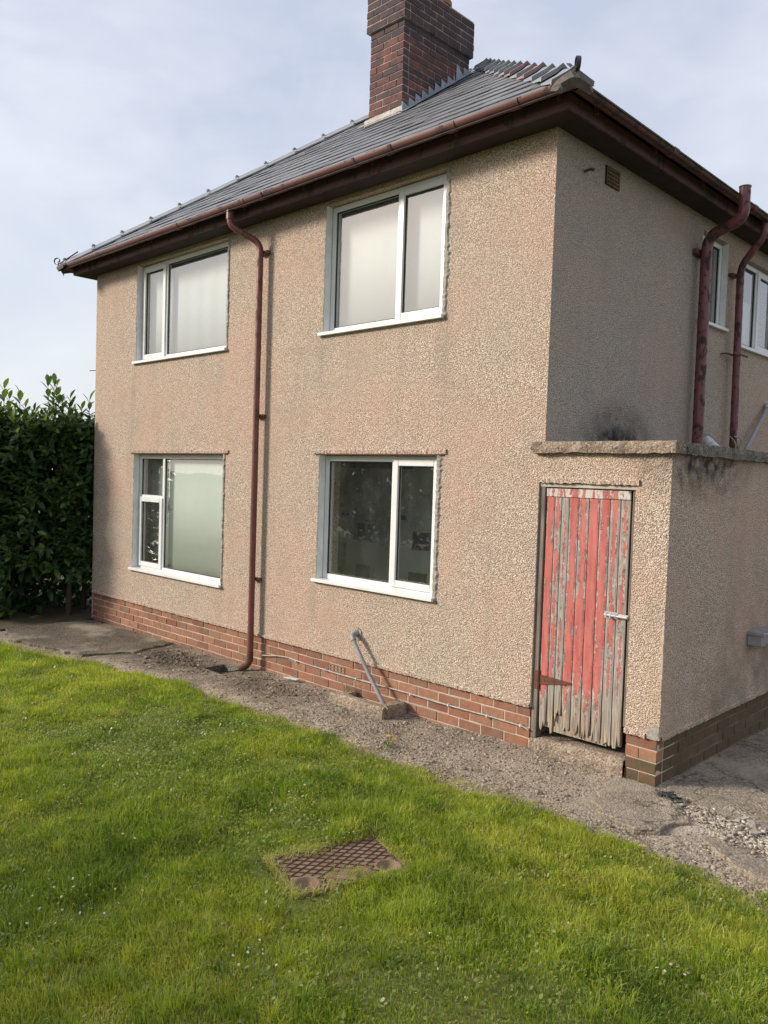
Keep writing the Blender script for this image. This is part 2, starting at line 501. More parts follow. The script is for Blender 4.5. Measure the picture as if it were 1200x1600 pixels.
def mat_glass(name, tint=(0.96, 0.975, 0.965), k=1.9):
    M = Mat(name)
    t = M.t
    ge = M.n('ShaderNodeNewGeometry'); dt = M.n('ShaderNodeVectorMath', operation='DOT_PRODUCT')
    M.l(ge.outputs['Normal'], dt.inputs[0]); M.l(ge.outputs['Incoming'], dt.inputs[1])
    one = M.math('SUBTRACT', 1.0, M.math('ABSOLUTE', dt.outputs['Value']), clamp=True)
    f0 = 0.06 * k
    fac = M.math('ADD', M.math('MULTIPLY', M.math('POWER', one, 4.0), 1 - f0), f0, clamp=True)
    tr = M.n('ShaderNodeBsdfTransparent'); tr.inputs[0].default_value = (*tint, 1)
    gl = M.n('ShaderNodeBsdfGlossy'); gl.inputs['Roughness'].default_value = 0.015
    bp = M.n('ShaderNodeBump'); bp.inputs['Strength'].default_value = 0.05; bp.inputs['Distance'].default_value = 0.02
    M.l(M.noise(M.coord('pos'), 1.6, 2), bp.inputs['Height']); M.l(bp.outputs[0], gl.inputs['Normal'])
    mx = M.n('ShaderNodeMixShader')
    M.l(fac, mx.inputs[0]); M.l(tr.outputs[0], mx.inputs[1]); M.l(gl.outputs[0], mx.inputs[2])
    # dust and dried rain on the pane
    df = M.n('ShaderNodeBsdfDiffuse'); df.inputs[0].default_value = (0.6, 0.62, 0.6, 1)
    mx2 = M.n('ShaderNodeMixShader')
    M.l(M.ramp(M.noise(M.coord('pos', (1, 1, 0.5)), 5, 6, 0.7), [(0.4, 0.012), (0.8, 0.06)]), mx2.inputs[0])
    M.l(mx.outputs[0], mx2.inputs[1]); M.l(df.outputs[0], mx2.inputs[2])
    M.l(mx2.outputs[0], M.out.inputs[0])
    return M.m

def mat_leaf(name, stops, rough=0.35, trans=0.25, attr='tone', spec=0.5):
    M = Mat(name, rough, spec)
    c = M.ramp(M.attr(attr), stops)
    v = M.coord('pos')
    c = M.mix(M.ramp(M.noise(v, 3, 4), [(0.35, 0.0), (0.75, 0.4)]), c, [k * 0.6 for k in stops[0][1]])
    M.color(c)
    tl = M.n('ShaderNodeBsdfTranslucent'); M.l(M.mix(1.0, c, (1.5, 1.7, 0.7), 'MULTIPLY'), tl.inputs[0])
    mx = M.n('ShaderNodeMixShader'); mx.inputs[0].default_value = trans
    M.l(M.p.outputs[0], mx.inputs[1]); M.l(tl.outputs[0], mx.inputs[2]); M.l(mx.outputs[0], M.out.inputs[0])
    return M.m

def mat_concrete(name, a, b, c, scale=3.0, stones=0.5):
    M = Mat(name, 0.92, 0.2)
    v = M.coord('pos')
    n = M.noise(v, scale, 7, 0.65, 0.4)
    col = M.ramp(n, [(0.3, a), (0.52, b), (0.75, c)])
    cell = M.voro(v, 75, out='Color')
    sp = M.n('ShaderNodeSeparateColor'); M.l(cell, sp.inputs[0])
    sm = M.ramp(sp.outputs[0], [(0.72, 0.0), (0.82, stones)])
    col = M.mix(sm, col, (0.46, 0.41, 0.34))
    sm2 = M.ramp(sp.outputs[1], [(0.75, 0.0), (0.85, stones)])
    col = M.mix(sm2, col, (0.06, 0.05, 0.045))
    if name in ('worn_path', 'smooth_path_concrete', 'hedge_shaded_concrete'):
        wv = M.n('ShaderNodeVectorMath', operation='ADD'); nn = M.n('ShaderNodeTexNoise'); nn.inputs['Scale'].default_value = 5.0; nn.inputs['Detail'].default_value = 5
        sv = M.n('ShaderNodeVectorMath', operation='SCALE'); sv.inputs['Scale'].default_value = 0.25
        M.l(v, nn.inputs['Vector']); M.l(nn.outputs[1], sv.inputs[0]); M.l(v, wv.inputs[0]); M.l(sv.outputs[0], wv.inputs[1])
        ck = M.ramp(M.voro(wv.outputs[0], 1.9, 'DISTANCE_TO_EDGE'), [(0.0, 0.75), (0.006, 0.6), (0.014, 0.0)])
        col = M.mix(ck, col, (0.05, 0.042, 0.03))
        col = M.mix(M.ramp(M.noise(v, 3.3, 6, 0.7), [(0.54, 0.0), (0.68, 0.6)]), col, (0.13, 0.125, 0.06))
        col = M.mix(M.ramp(M.noise(v, 1.7, 5, 0.6), [(0.52, 0.0), (0.66, 0.55)]), col, (0.40, 0.345, 0.265))
    if name == 'worn_path':
        for bc, br, bcol in (((1.72, -.38, 0), (.75, .26, .3), (0.48, 0.43, 0.35)), ((0.3, -.45, 0), (1.3, .5, .3), (0.36, 0.30, 0.225)), ((-4.6, -.45, 0), (1.5, .6, .3), (0.075, 0.06, 0.045)), ((-6.2, -.6, 0), (1.8, 1.0, .3), (0.10, 0.085, 0.065)), ((-2.9, -.45, 0), (.9, .4, .3), (0.12, 0.10, 0.075))):  # leftmost dark patch also carries the hedge's shade on the path
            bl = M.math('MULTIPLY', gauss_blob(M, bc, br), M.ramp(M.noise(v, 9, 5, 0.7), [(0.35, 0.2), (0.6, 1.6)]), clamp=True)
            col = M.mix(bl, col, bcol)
    M.color(col)
    M.bump(M.math('ADD', M.math('MULTIPLY', M.voro(v, 75), -0.6), M.noise(v, 30, 5, 0.7)), 0.9, 0.01)
    return M.m

MAT = dict(
    dash=mat_pebbledash(),
    brick=mat_brick('red_brick', [(0.20, 0.08, 0.055), (0.29, 0.115, 0.07), (0.37, 0.155, 0.09), (0.39, 0.19, 0.115), (0.25, 0.10, 0.065), (0.33, 0.15, 0.095)], (0.22, 0.165, 0.11), 0.6),
    brick_mossy=mat_brick('mossy_brick', [(0.11, 0.062, 0.042), (0.17, 0.085, 0.055), (0.21, 0.11, 0.07)], (0.085, 0.075, 0.04), 1.2),
    brick_chimney=mat_brick('chimney_brick', [(0.10, 0.05, 0.05), (0.17, 0.065, 0.055), (0.24, 0.085, 0.065), (0.14, 0.06, 0.055), (0.28, 0.11, 0.08)], (0.07, 0.055, 0.055), 0.9),
    brick_soot=mat_brick('sooty_brick', [(0.075, 0.05, 0.055), (0.11, 0.065, 0.065), (0.15, 0.075, 0.07)], (0.055, 0.05, 0.055), 1.0),
    mortar=mat_simple('mortar', (0.52, 0.41, 0.33), (0.34, 0.27, 0.21), 0.95, 8, 0.5, 0.004),
    mortar_dirty=mat_simple('damp_mortar', (0.20, 0.165, 0.12), (0.10, 0.085, 0.06), 0.95, 8, 0.5, 0.004),
    mortar_dark=mat_simple('sooty_mortar', (0.38, 0.345, 0.33), (0.13, 0.115, 0.11), 0.95, 7, 0.5, 0.004),
    bedding=mat_simple('old_bedding_mortar', (0.15, 0.12, 0.11), (0.085, 0.075, 0.07), 0.95, 18, 0.9, 0.01),
    cement=mat_simple('grey_cement', (0.40, 0.37, 0.33), (0.24, 0.22, 0.19), 0.95, 20, 0.9, 0.01),
    lead=mat_simple('lead_sheet', (0.34, 0.36, 0.39), (0.20, 0.22, 0.25), 0.5, 8, 0.3, 0.004, 0.5),
    cement_pale=mat_simple('pale_flaunching', (0.55, 0.53, 0.49), (0.32, 0.30, 0.27), 0.9, 14, 0.6, 0.006),
    slate=mat_slate(),
    hip=mat_simple('grey_hip_tile', (0.21, 0.225, 0.25), (0.29, 0.30, 0.32), 0.6, 9, 0.4, 0.005),
    hip_red=mat_simple('reddish_hip_tile', (0.30, 0.19, 0.19), (0.20, 0.17, 0.18), 0.6, 9, 0.4, 0.005),
    deck=mat_simple('roof_deck', (0.05, 0.05, 0.055), (0.08, 0.08, 0.085), 0.9, 9, 0.2),
    gutter=mat_iron('gutter_paint', (0.155, 0.066, 0.056), (0.075, 0.048, 0.042), 0.35, 0.5, 5),
    fascia=mat_iron('fascia_paint', (0.105, 0.044, 0.04), (0.05, 0.04, 0.036), 0.3, 0.6, 6),
    soffit=mat_simple('shaded_soffit', (0.055, 0.036, 0.034), (0.03, 0.025, 0.025), 0.85, 5, 0.3),  # soffit boards, their shade under the eaves put into the dark brown
    pipe=mat_iron('downpipe_paint', (0.185, 0.065, 0.05), (0.10, 0.055, 0.04), 0.3, 0.4, 12),
    pipe_dark=mat_iron('soil_pipe_paint', (0.17, 0.055, 0.058), (0.045, 0.025, 0.025), 0.42, 0.4, 15),
    rust=mat_simple('rusty_iron', (0.16, 0.065, 0.04), (0.075, 0.04, 0.03), 0.85, 30, 0.5, 0.003),
    upvc=mat_simple('white_upvc', (0.70, 0.71, 0.70), (0.60, 0.61, 0.59), 0.35, 4, 0.0, 0.0, 0.4, lo=0.45, hi=0.8),
    reveal=mat_simple('painted_reveal', (0.80, 0.80, 0.80), (0.66, 0.66, 0.65), 0.7, 7, 0.5, 0.004),
    gasket=mat_simple('black_gasket', (0.02, 0.02, 0.02), (0.035, 0.035, 0.035), 0.6, 9, 0.0),
    glass=mat_glass('window_glass', (0.96, 0.975, 0.965), 4.6),
    planks=mat_planks(),
    oldwood=mat_simple('weathered_timber', (0.23, 0.19, 0.155), (0.10, 0.082, 0.07), 0.85, 30, 0.7, 0.004, stretch=(1, 1, 0.1)),
    palewood=mat_simple('pale_painted_timber', (0.52, 0.48, 0.42), (0.30, 0.26, 0.21), 0.8, 14, 0.6, 0.004, stretch=(0.25, 1, 1)),
    galv=mat_simple('galvanised_steel', (0.52, 0.53, 0.53), (0.30, 0.29, 0.27), 0.4, 40, 0.3, 0.002, 0.6),
    greyplastic=mat_simple('grey_plastic', (0.30, 0.29, 0.30), (0.22, 0.21, 0.21), 0.5, 12, 0.2, 0.002),
    white=mat_simple('weathered_white_plastic', (0.68, 0.69, 0.72), (0.42, 0.42, 0.42), 0.55, 22, 0.3, 0.003),
    cable=mat_simple('pale_cable', (0.45, 0.42, 0.36), (0.28, 0.25, 0.21), 0.6, 20, 0.0),
    slab=mat_concrete('slab_concrete', (0.14, 0.11, 0.085), (0.27, 0.205, 0.15), (0.38, 0.30, 0.22), 5, 0.5),
    slab_dark=mat_concrete('dark_slab_concrete', (0.07, 0.065, 0.055), (0.14, 0.13, 0.11), (0.22, 0.20, 0.17), 5, 0.35),
    path=mat_concrete('worn_path', (0.14, 0.108, 0.078), (0.28, 0.225, 0.165), (0.42, 0.35, 0.265), 2.4, 0.75),
    pathslab=mat_concrete('smooth_path_concrete', (0.13, 0.105, 0.08), (0.25, 0.205, 0.155), (0.37, 0.31, 0.24), 2.2, 0.4),
    rubble=mat_simple('broken_concrete', (0.50, 0.45, 0.37), (0.30, 0.26, 0.21), 0.95, 18, 0.9, 0.01),
    soil=mat_simple('soil', (0.065, 0.052, 0.032), (0.10, 0.085, 0.045), 0.95, 10, 0.8, 0.01),
    turf=mat_simple('turf_base', (0.11, 0.135, 0.028), (0.17, 0.16, 0.05), 0.95, 6, 0.9, 0.015),
    field=mat_simple('far_grass', (0.06, 0.085, 0.028), (0.085, 0.105, 0.035), 0.95, 0.3, 0.3, 0.02),
    iron_cover=mat_simple('rusty_cast_iron', (0.29, 0.20, 0.135), (0.19, 0.12, 0.072), 0.8, 14, 0.5, 0.004),
    iron_groove=mat_simple('rust_ridge', (0.10, 0.052, 0.036), (0.065, 0.036, 0.027), 0.8, 30, 0.4, 0.003),
    dark=mat_simple('dark_interior', (0.02, 0.02, 0.02), (0.03, 0.03, 0.03), 0.95, 5, 0.0),
    terracotta=mat_simple('terracotta', (0.36, 0.14, 0.09), (0.24, 0.10, 0.07), 0.8, 9, 0.3, 0.003),
    net=mat_simple('net_curtain', (0.56, 0.59, 0.58), (0.52, 0.55, 0.545), 0.9, 3, 0.0),
    blind=mat_simple('pale_green_blind', (0.64, 0.70, 0.65), (0.58, 0.65, 0.59), 0.9, 1.5, 0.0),
    roomwall=mat_simple('room_plaster', (0.40, 0.43, 0.40), (0.34, 0.36, 0.33), 0.9, 2, 0.0),
    kitchen=mat_simple('kitchen_tile', (0.74, 0.77, 0.72), (0.62, 0.66, 0.58), 0.5, 2, 0.0),
    darktile=mat_simple('dark_tile', (0.05, 0.055, 0.06), (0.08, 0.085, 0.085), 0.4, 9, 0.0),
    bark=mat_simple('bark', (0.09, 0.065, 0.045), (0.045, 0.034, 0.026), 0.9, 20, 0.8, 0.006, stretch=(1, 1, 0.3)),
    straw=mat_simple('dry_stem', (0.42, 0.34, 0.22), (0.28, 0.21, 0.13), 0.9, 30, 0.2),
    black=mat_simple('black_scrap', (0.02, 0.02, 0.02), (0.05, 0.048, 0.045), 0.7, 30, 0.3),
    yellow=mat_simple('yellow_petal', (0.75, 0.52, 0.02), (0.65, 0.42, 0.015), 0.7, 30, 0.0),
    petal=mat_simple('white_petal', (0.78, 0.78, 0.76), (0.70, 0.70, 0.70), 0.7, 30, 0.0),
)
MAT['laurel'] = mat_leaf('laurel_leaf', [(0.0, (0.028, 0.064, 0.022)), (0.4, (0.058, 0.118, 0.034)), (0.75, (0.12, 0.195, 0.05)), (1.0, (0.19, 0.23, 0.06))], 0.33, 0.25)
MAT['grass'] = mat_leaf('grass_blade', [(0.0, (0.08, 0.14, 0.019)), (0.35, (0.205, 0.29, 0.031)), (0.65, (0.36, 0.415, 0.047)), (0.88, (0.50, 0.47, 0.085)), (1.0, (0.58, 0.49, 0.28))], 0.45, 0.4, spec=0.35)
MAT['clover'] = mat_leaf('clover_leaf', [(0.0, (0.11, 0.165, 0.026)), (0.6, (0.22, 0.27, 0.05)), (1.0, (0.36, 0.38, 0.14))], 0.38, 0.25, spec=0.5)
MAT['tree'] = mat_leaf('garden_tree_leaf', [(0.0, (0.015, 0.022, 0.008)), (0.6, (0.026, 0.035, 0.011)), (1.0, (0.045, 0.05, 0.012))], 0.8, 0.1, spec=0.1)
def mat_stones():
    M = Mat('gravel_stone', 0.85, 0.25)
    c = M.ramp(M.attr('tone'), [(0.0, (0.09, 0.07, 0.055)), (0.35, (0.23, 0.185, 0.14)), (0.7, (0.38, 0.32, 0.25)), (0.92, (0.46, 0.41, 0.34)), (1.0, (0.62, 0.59, 0.53))])
    M.color(M.mix(M.ramp(M.noise(M.coord('pos'), 60, 4), [(0.4, 0.0), (0.8, 0.4)]), c, (0.12, 0.10, 0.08)))
    M.bump(M.noise(M.coord('pos'), 120, 3), 0.4, 0.003)
    return M.m
MAT['stones'] = mat_stones()

# ------------------------------------------------------------------ dimensions (metres, measured off the photograph)
L = 7.46            # house front length; front wall is y=0 from x=-L to 0
DEPTH = 7.6
ZP = 0.337          # top of brick plinth
ZT = 4.79           # soffit level
CO, BR = 0.085, 0.235   # brick course and length
EX = 1.02           # outhouse right side
ZS0, ZS1 = 2.325, 2.41  # outhouse slab
OV = 0.37           # eaves overhang to outer gutter
TP = 0.73           # roof pitch (rise per metre)
ZE = 4.87           # roof edge height at the eaves line
def gz(x, y=0.0):
    """ground level: falls gently to the left"""
    return 0.0095 * min(x, 0.0)

EDGE_X = [-30, -6.9, -6.2, -5.27, -4.41, -3.43, -2.39, -1.73, -1.02, -0.58, 0.0, 0.55, 1.14, 1.66, 2.08, 4.0, 30]
EDGE_Y = [-1.7, -1.60, -1.52, -1.28, -1.18, -1.02, -0.99, -0.96, -1.0, -1.04, -0.98, -0.93, -0.97, -0.99, -1.03, -1.1, -1.2]
def edge(x): return np.interp(x, EDGE_X, EDGE_Y)

# ------------------------------------------------------------------ setting: ground, lawn, path
gm = MB().add([(-600, -600, -0.16), (600, -600, -0.16), (600, 600, -0.16), (-600, 600, -0.16)], [(0, 1, 2, 3)])
ground = gm.build('ground', MAT['field']); tag(ground, kind='structure')

def lawn_z(x, y):
    e = edge(x)
    far = np.clip((e - y) / 0.5, 0, 1)
    base = 0.0095 * np.minimum(x, 0) - 0.03 + 0.03 * far
    return base + (vnoise(x, y, 0.75) - 0.5) * 0.06 * far + (vnoise(x, y, 0.22) - 0.5) * 0.045 * far

def grid_mesh(xs, ys, zf, mat, name, keep=None):
    X, Y = np.meshgrid(xs, ys, indexing='ij')
    Z = zf(X, Y)
    nx, ny = X.shape
    V = np.stack([X.ravel(), Y.ravel(), Z.ravel()], 1)
    I = np.arange(nx * ny).reshape(nx, ny)
    F = np.stack([I[:-1, :-1].ravel(), I[1:, :-1].ravel(), I[1:, 1:].ravel(), I[:-1, 1:].ravel()], 1)
    if keep is not None:
        cx = (X[:-1, :-1] + X[1:, 1:]) / 2; cy = (Y[:-1, :-1] + Y[1:, 1:]) / 2
        F = F[keep(cx, cy).ravel()]
    return np_mesh(name, V, F, mat, smooth=True)

COVER_C = Vector((0.365, -2.385)); COVER_A = math.atan2(0.6, 0.2); COVER_L, COVER_W = 0.66, 0.44
def cover_uv(x, y):
    dx, dy = x - COVER_C.x, y - COVER_C.y
    return dx * math.cos(COVER_A) + dy * math.sin(COVER_A), -dx * math.sin(COVER_A) + dy * math.cos(COVER_A)
COVER_Z = 0.012
def lawn_z2(x, y):
    z = lawn_z(x, y)
    u, v = cover_uv(x, y)
    d = np.maximum(np.abs(u) - COVER_L / 2, np.abs(v) - COVER_W / 2)
    k = np.clip(1 - d / 0.25, 0, 1)
    z = z * (1 - k) + (COVER_Z - 0.012) * k
    return np.where(d < 0.0, COVER_Z - 0.06, z)
lawn_me = grid_mesh(np.arange(-16, 8.01, 0.06), np.concatenate([np.arange(-14, -7, 0.25), np.arange(-7, -0.65, 0.05)]), lawn_z2, MAT['turf'], 'lawn',
                    keep=lambda x, y: y < edge(x) + 0.14)
lawn = link('lawn', lawn_me); tag(lawn, kind='structure')

HOLE1 = (-3.93, -3.63, -0.44, -0.17)     # downpipe gully
HOLE2 = (-1.96, -1.46, -0.20, -0.02)     # sink gully
def snap(a, vals):
    a = a.copy()
    for v in vals: a[np.argmin(np.abs(a - v))] = v
    return a
pxs = snap(np.arange(-9.5, 7.01, 0.045), [HOLE1[0], HOLE1[1], HOLE2[0], HOLE2[1]])
pys = snap(np.arange(-1.9, 0.41, 0.035), [HOLE1[2], HOLE1[3], HOLE2[2], HOLE2[3]])
def path_z(x, y):
    rough = np.clip((x + 2.4) / 1.2, 0.25, 1.0)
    z = 0.0095 * np.minimum(x, 0) + (vnoise(x, y, 0.45) - 0.5) * 0.035 * rough + (vnoise(x, y, 0.13) - 0.5) * 0.02 * rough
    near = np.clip((y - edge(x)) / 0.25, 0, 1)
    z = z - (1 - near) * 0.034
    wall = np.clip(-y / 0.12, 0, 1)
    return z + (1 - wall) * 0.006
def path_keep(x, y):
    k = (y > edge(x) - 0.06)
    for h in (HOLE1, HOLE2):
        k &= ~((x > h[0]) & (x < h[1]) & (y > h[2]) & (y < h[3]))
    return k
path = link('path', grid_mesh(pxs, pys, path_z, MAT['path'], 'path', path_keep)); tag(path, kind='structure')
side_path = link('side_path', grid_mesh(np.arange(0.9, 7.01, 0.1), np.arange(0.34, 8.0, 0.1), lambda x, y: -0.006 + (vnoise(x, y, 0.5) - 0.5) * 0.02, MAT['pathslab'], 'side_path'))
tag(side_path, kind='structure')
# bed of soil beneath the hedge
bed = link('hedge_bed', grid_mesh(np.arange(-14, -7.3, 0.12), np.arange(-3.2, 6, 0.12), lambda x, y: -0.055 + (vnoise(x, y, 0.5) - 0.5) * 0.06 + (vnoise(x, y, 0.15) - 0.5) * 0.03, MAT['soil'], 'hedge_bed'))
tag(bed, kind='structure')

# poured slab at the left end of the path, its edge standing above the lawn
def rough_slab(name, poly, z, th, mat, step=0.07):
    """flat slab with a ragged outline; poly = list of (x,y)"""
    pts = []
    for i, p in enumerate(poly):
        q = poly[(i + 1) % len(poly)]
        d = math.hypot(q[0] - p[0], q[1] - p[1]); n = max(1, int(d / step))
        for k in range(n):
            t = k / n
            pts.append((p[0] + (q[0] - p[0]) * t + random.uniform(-.03, .03), p[1] + (q[1] - p[1]) * t + random.uniform(-.03, .03)))
    top = [(x, y, z(x, y)) for x, y in pts]
    inn = [(x * 0.985 + 0.015 * sum(a for a, _ in pts) / len(pts), y * 0.985 + 0.015 * sum(b for _, b in pts) / len(pts)) for x, y in pts]
    m = MB()
    n = len(pts)
    vs = [(x, y, z(x, y) + 0.006) for x, y in inn] + top + [(x, y, z(x, y) - th) for x, y in pts]
    fs = [tuple(range(n))]
    for i in range(n):
        j = (i + 1) % n
        fs.append((i, j, n + j, n + i)); fs.append((n + i, n + j, 2 * n + j, 2 * n + i))
    m.add(vs, fs)
    return m.build(name, mat)
MAT['shaded_slab'] = mat_concrete('hedge_shaded_concrete', (0.06, 0.05, 0.038), (0.11, 0.09, 0.07), (0.19, 0.155, 0.12), 1.6, 0.25)  # dark stained tone with the hedge's shade over this end painted in
ls = rough_slab('path_slab', [(-7.42, -1.18), (-6.7, -1.42), (-5.35, -1.14), (-5.1, -0.62), (-5.25, -0.03), (-7.42, -0.03)], lambda x, y: gz(x) + 0.018, 0.09, MAT['shaded_slab'])
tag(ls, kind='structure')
ls = rough_slab('path_slab', [(0.75, -0.08), (1.0, -0.02), (1.12, -0.1), (1.42, -0.42), (1.30, -0.74), (0.98, -0.72), (0.78, -0.42)], lambda x, y: 0.008 + .012 * float(vnoise(np.array(x), np.array(y), .2)), 0.06, MAT['pathslab'])
tag(ls, kind='structure')
ls = rough_slab('path_slab', [(1.55, -0.52), (1.82, -0.78), (3.2, -0.95), (3.2, -0.55), (2.2, -0.42)], lambda x, y: 0.002 + .012 * float(vnoise(np.array(x), np.array(y), .2)), 0.06, MAT['pathslab'])
tag(ls, kind='structure')
ls = rough_slab('path_slab', [(1.06, 0.05), (1.45, -0.12), (2.2, -0.24), (3.3, -0.3), (3.3, 0.5), (1.06, 0.5)], lambda x, y: 0.008, 0.05, MAT['pathslab'])
tag(ls, kind='structure')

# ------------------------------------------------------------------ house
house = empty('house', (0, 0, 0))
tag(house, 'two-storey pebbledashed house with hipped slate roof, tall brick chimney and white windows', 'house')

def wall_mesh(mapf, u0, u1, v0, v1, holes, cuts=(), depth=0.28, step=0.6):
    """flat wall of quads with openings; reveals run back into the wall. mapf(u, v, d) -> point"""
    us = sorted(set([u0, u1] + [h[0] for h in holes] + [h[1] for h in holes] + [c[0] for c in cuts] + [c[1] for c in cuts]))
    vs = sorted(set([v0, v1] + [h[2] for h in holes] + [h[3] for h in holes] + [c[2] for c in cuts] + [c[3] for c in cuts]))
    us = [u for u in us if u0 <= u <= u1]; vs = [v for v in vs if v0 <= v <= v1]
    m = MB()
    for a, b in zip(us, us[1:]):
        for c, d in zip(vs, vs[1:]):
            mu, mv = (a + b) / 2, (c + d) / 2
            if any(h[0] < mu < h[1] and h[2] < mv < h[3] for h in list(holes) + list(cuts)): continue
            m.add([mapf(a, c, 0), mapf(b, c, 0), mapf(b, d, 0), mapf(a, d, 0)], [(0, 1, 2, 3)])
    for h in holes:
        a, b, c, d = h[:4]
        for p, q in (((a, c), (a, d)), ((a, d), (b, d)), ((b, d), (b, c)), ((b, c), (a, c))):
            m.add([mapf(*p, 0), mapf(*q, 0), mapf(*q, depth), mapf(*p, depth)], [(0, 1, 2, 3)])
    me = m.mesh('wall', MAT['dash'])
    return me

front = lambda u, v, d: (u, d, v)                 # front wall: d goes into the house
flank = lambda u, v, d: (-d, u, v)                # side wall x=0
WA, WB = (-6.32, -4.28), (-2.62, -1.08)
ZU, ZL = (3.50, 4.742), (0.80, 2.30)
ZK = 1.062
HOLES = [(WA[0], WA[1], *ZU), (WB[0], WB[1], *ZU), (WA[0], WA[1], *ZL), (WB[0], WB[1], ZK, ZL[1])]
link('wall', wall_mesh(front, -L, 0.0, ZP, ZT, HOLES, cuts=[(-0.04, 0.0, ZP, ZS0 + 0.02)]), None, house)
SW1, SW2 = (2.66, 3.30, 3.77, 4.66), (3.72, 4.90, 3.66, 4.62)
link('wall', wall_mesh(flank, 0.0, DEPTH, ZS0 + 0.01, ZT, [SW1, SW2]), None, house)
# hidden walls: left end and back, and the flank below the outhouse roof
m = MB()
m.add([(-L, 0, -0.1), (-L, DEPTH, -0.1), (-L, DEPTH, ZT), (-L, 0, ZT)], [(0, 1, 2, 3)])
m.add([(-L, DEPTH, -0.1), (0, DEPTH, -0.1), (0, DEPTH, ZT), (-L, DEPTH, ZT)], [(0, 1, 2, 3)])
m.add([(-0.03, 0.05, -0.1), (-0.03, DEPTH, -0.1), (-0.03, DEPTH, ZS0 + 0.01), (-0.03, 0.05, ZS0 + 0.01)], [(0, 1, 2, 3)])
m.build('wall', MAT['dash'], house)
# return of the wall beside the coal-store door
MB().box((-0.04, 0.0005, ZP), (-0.039, 0.12, ZS0)).build('door_return', MAT['dash'], house)

# ragged lower lip of the render above the plinth, and grey making-good down the window sides
def ragged_strip(name, mapf, u0, u1, vfun, w0, w1, th, parent, mat, vertical=True, step=0.02):
    """thin lumpy strip; along v when vertical. w0/w1 = ragged width range to one side of u0"""
    m = MB()
    n = int((u1 - u0) / step)
    prev = None
    for i in range(n + 1):
        t = u0 + (u1 - u0) * i / n
        a, b = random.uniform(*w0), w1[0] + (w1[1] - w1[0]) * min(1.25, max(0, 0.5 * random.random() ** 1.5 + 0.7 * float(vnoise(np.array(t), np.array(u1 * 3.1), .13)) + (random.random() < .06) * .5))
        h = th * random.uniform(0.6, 1.3)
        base = vfun
        if vertical: ring = [mapf(base + a, t, 0.0), mapf(base + a * 0.7, t, -h), mapf(base + b * 0.7, t, -h * 1.1), mapf(base + b, t, 0.0)]
        else: ring = [mapf(t, base + a, 0.0), mapf(t, base + a * 0.7, -h), mapf(t, base + b * 0.7, -h * 1.1), mapf(t, base + b, 0.0)]
        if prev: m.add(prev + ring, [(0, 1, 5, 4), (1, 2, 6, 5), (2, 3, 7, 6)])
        prev = ring
    return m.build(name, mat, parent)
ragged_strip('render_lip', front, -L, -0.045, ZP, (-0.012, -0.002), (0.02, 0.035), 0.012, house, MAT['dash'], False)

# brick plinth: every brick on the front its own piece, proud of the mortar
def brick_meshes(mat, ln=BR, n=5, d=0.1, tag_='brick'):
    out = []
    for k in range(n):
        out.append(MB().box((0.005, 0, 0.005), (ln - 0.005, d, CO - 0.005), 0.004, 0.0022).mesh('brick', mat))
    return out
B_RED = brick_meshes(MAT['brick'])
B_MOSS = brick_meshes(MAT['brick_mossy'])
B_CH = brick_meshes(MAT['brick_chimney'])
B_SOOT = brick_meshes(MAT['brick_soot'])
def brick(meshes, parent, loc, sx=1.0, rz=0.0, name='brick'):
    o = bpy.data.objects.new(name, random.choice(meshes))
    COL.objects.link(o)
    o.parent = parent
    o.location = loc
    o.rotation_euler = (0, 0, rz)
    o.scale = (sx, 1, 1)
    return o
MB().box((-L + 0.012, 0.0215, -0.15), (-0.05, 0.16, ZP - 0.001)).build('plinth_mortar', MAT['mortar'], house)
AIR = [(-5.60, 1), (-2.31, 1)]      # air bricks sit in the second course
for c in range(5):
    z0 = ZP - CO * (c + 1)
    x = -L + (0 if c % 2 == 0 else -BR / 2)
    while x < -0.05:
        a, b = max(x, -L), min(x + BR, -0.045)
        if b - a > 0.03 and z0 + CO > gz(b) + 0.0:
            mid = (a + b) / 2
            air = any(cc == c and abs(mid - ax) < BR / 2 for ax, cc in AIR)
            if air:
                t = MB()
                t.box((a + .005, 0.03, z0 + .005), (b - .005, 0.1, z0 + CO - .005))
                w = (b - a - 0.02)
                for r_ in range(3):
                    zz = z0 + 0.008 + r_ * 0.0285
                    t.box((a + .008, 0.012, zz), (b - .008, 0.03, zz + 0.012))
                for q in range(5):
                    xx = a + 0.008 + q * (w - 0.012) / 4
                    t.box((xx, 0.0135, z0 + .0085), (xx + 0.012, 0.03, z0 + CO - .0085))
                t.build('air_brick', MAT['brick'], house)
            else:
                brick(B_RED, house, (a, 0.016 + random.uniform(-.003, .003), z0 + random.uniform(-.0015, .0015)), (b - a) / BR)
        x += BR

# air brick high on the flank, and a stub of old iron beside it
t = MB()
t.box((-0.03, 0.72, 4.56), (0.004, 0.95, 4.72))
for r_ in range(5):
    t.box((0.0035, 0.725, 4.565 + r_ * 0.031), (0.016, 0.945, 4.583 + r_ * 0.031))
for q in range(6):
    t.box((0.0035, 0.725 + q * 0.041, 4.566), (0.014, 0.740 + q * 0.041, 4.715))
t.build('air_brick', MAT['brick_mossy'], house)
MB().tube([(-0.02, 0.40, 4.57), (0.06, 0.40, 4.575), (0.085, 0.40, 4.56)], 0.012, 8).build('iron_stub', MAT['rust'], house)
MB().tube([(-L + 0.03, -0.0 + 0.02, 3.47), (-L - 0.14, -0.02, 3.475)], 0.006, 6).build('wire_stub', MAT['rust'], house)

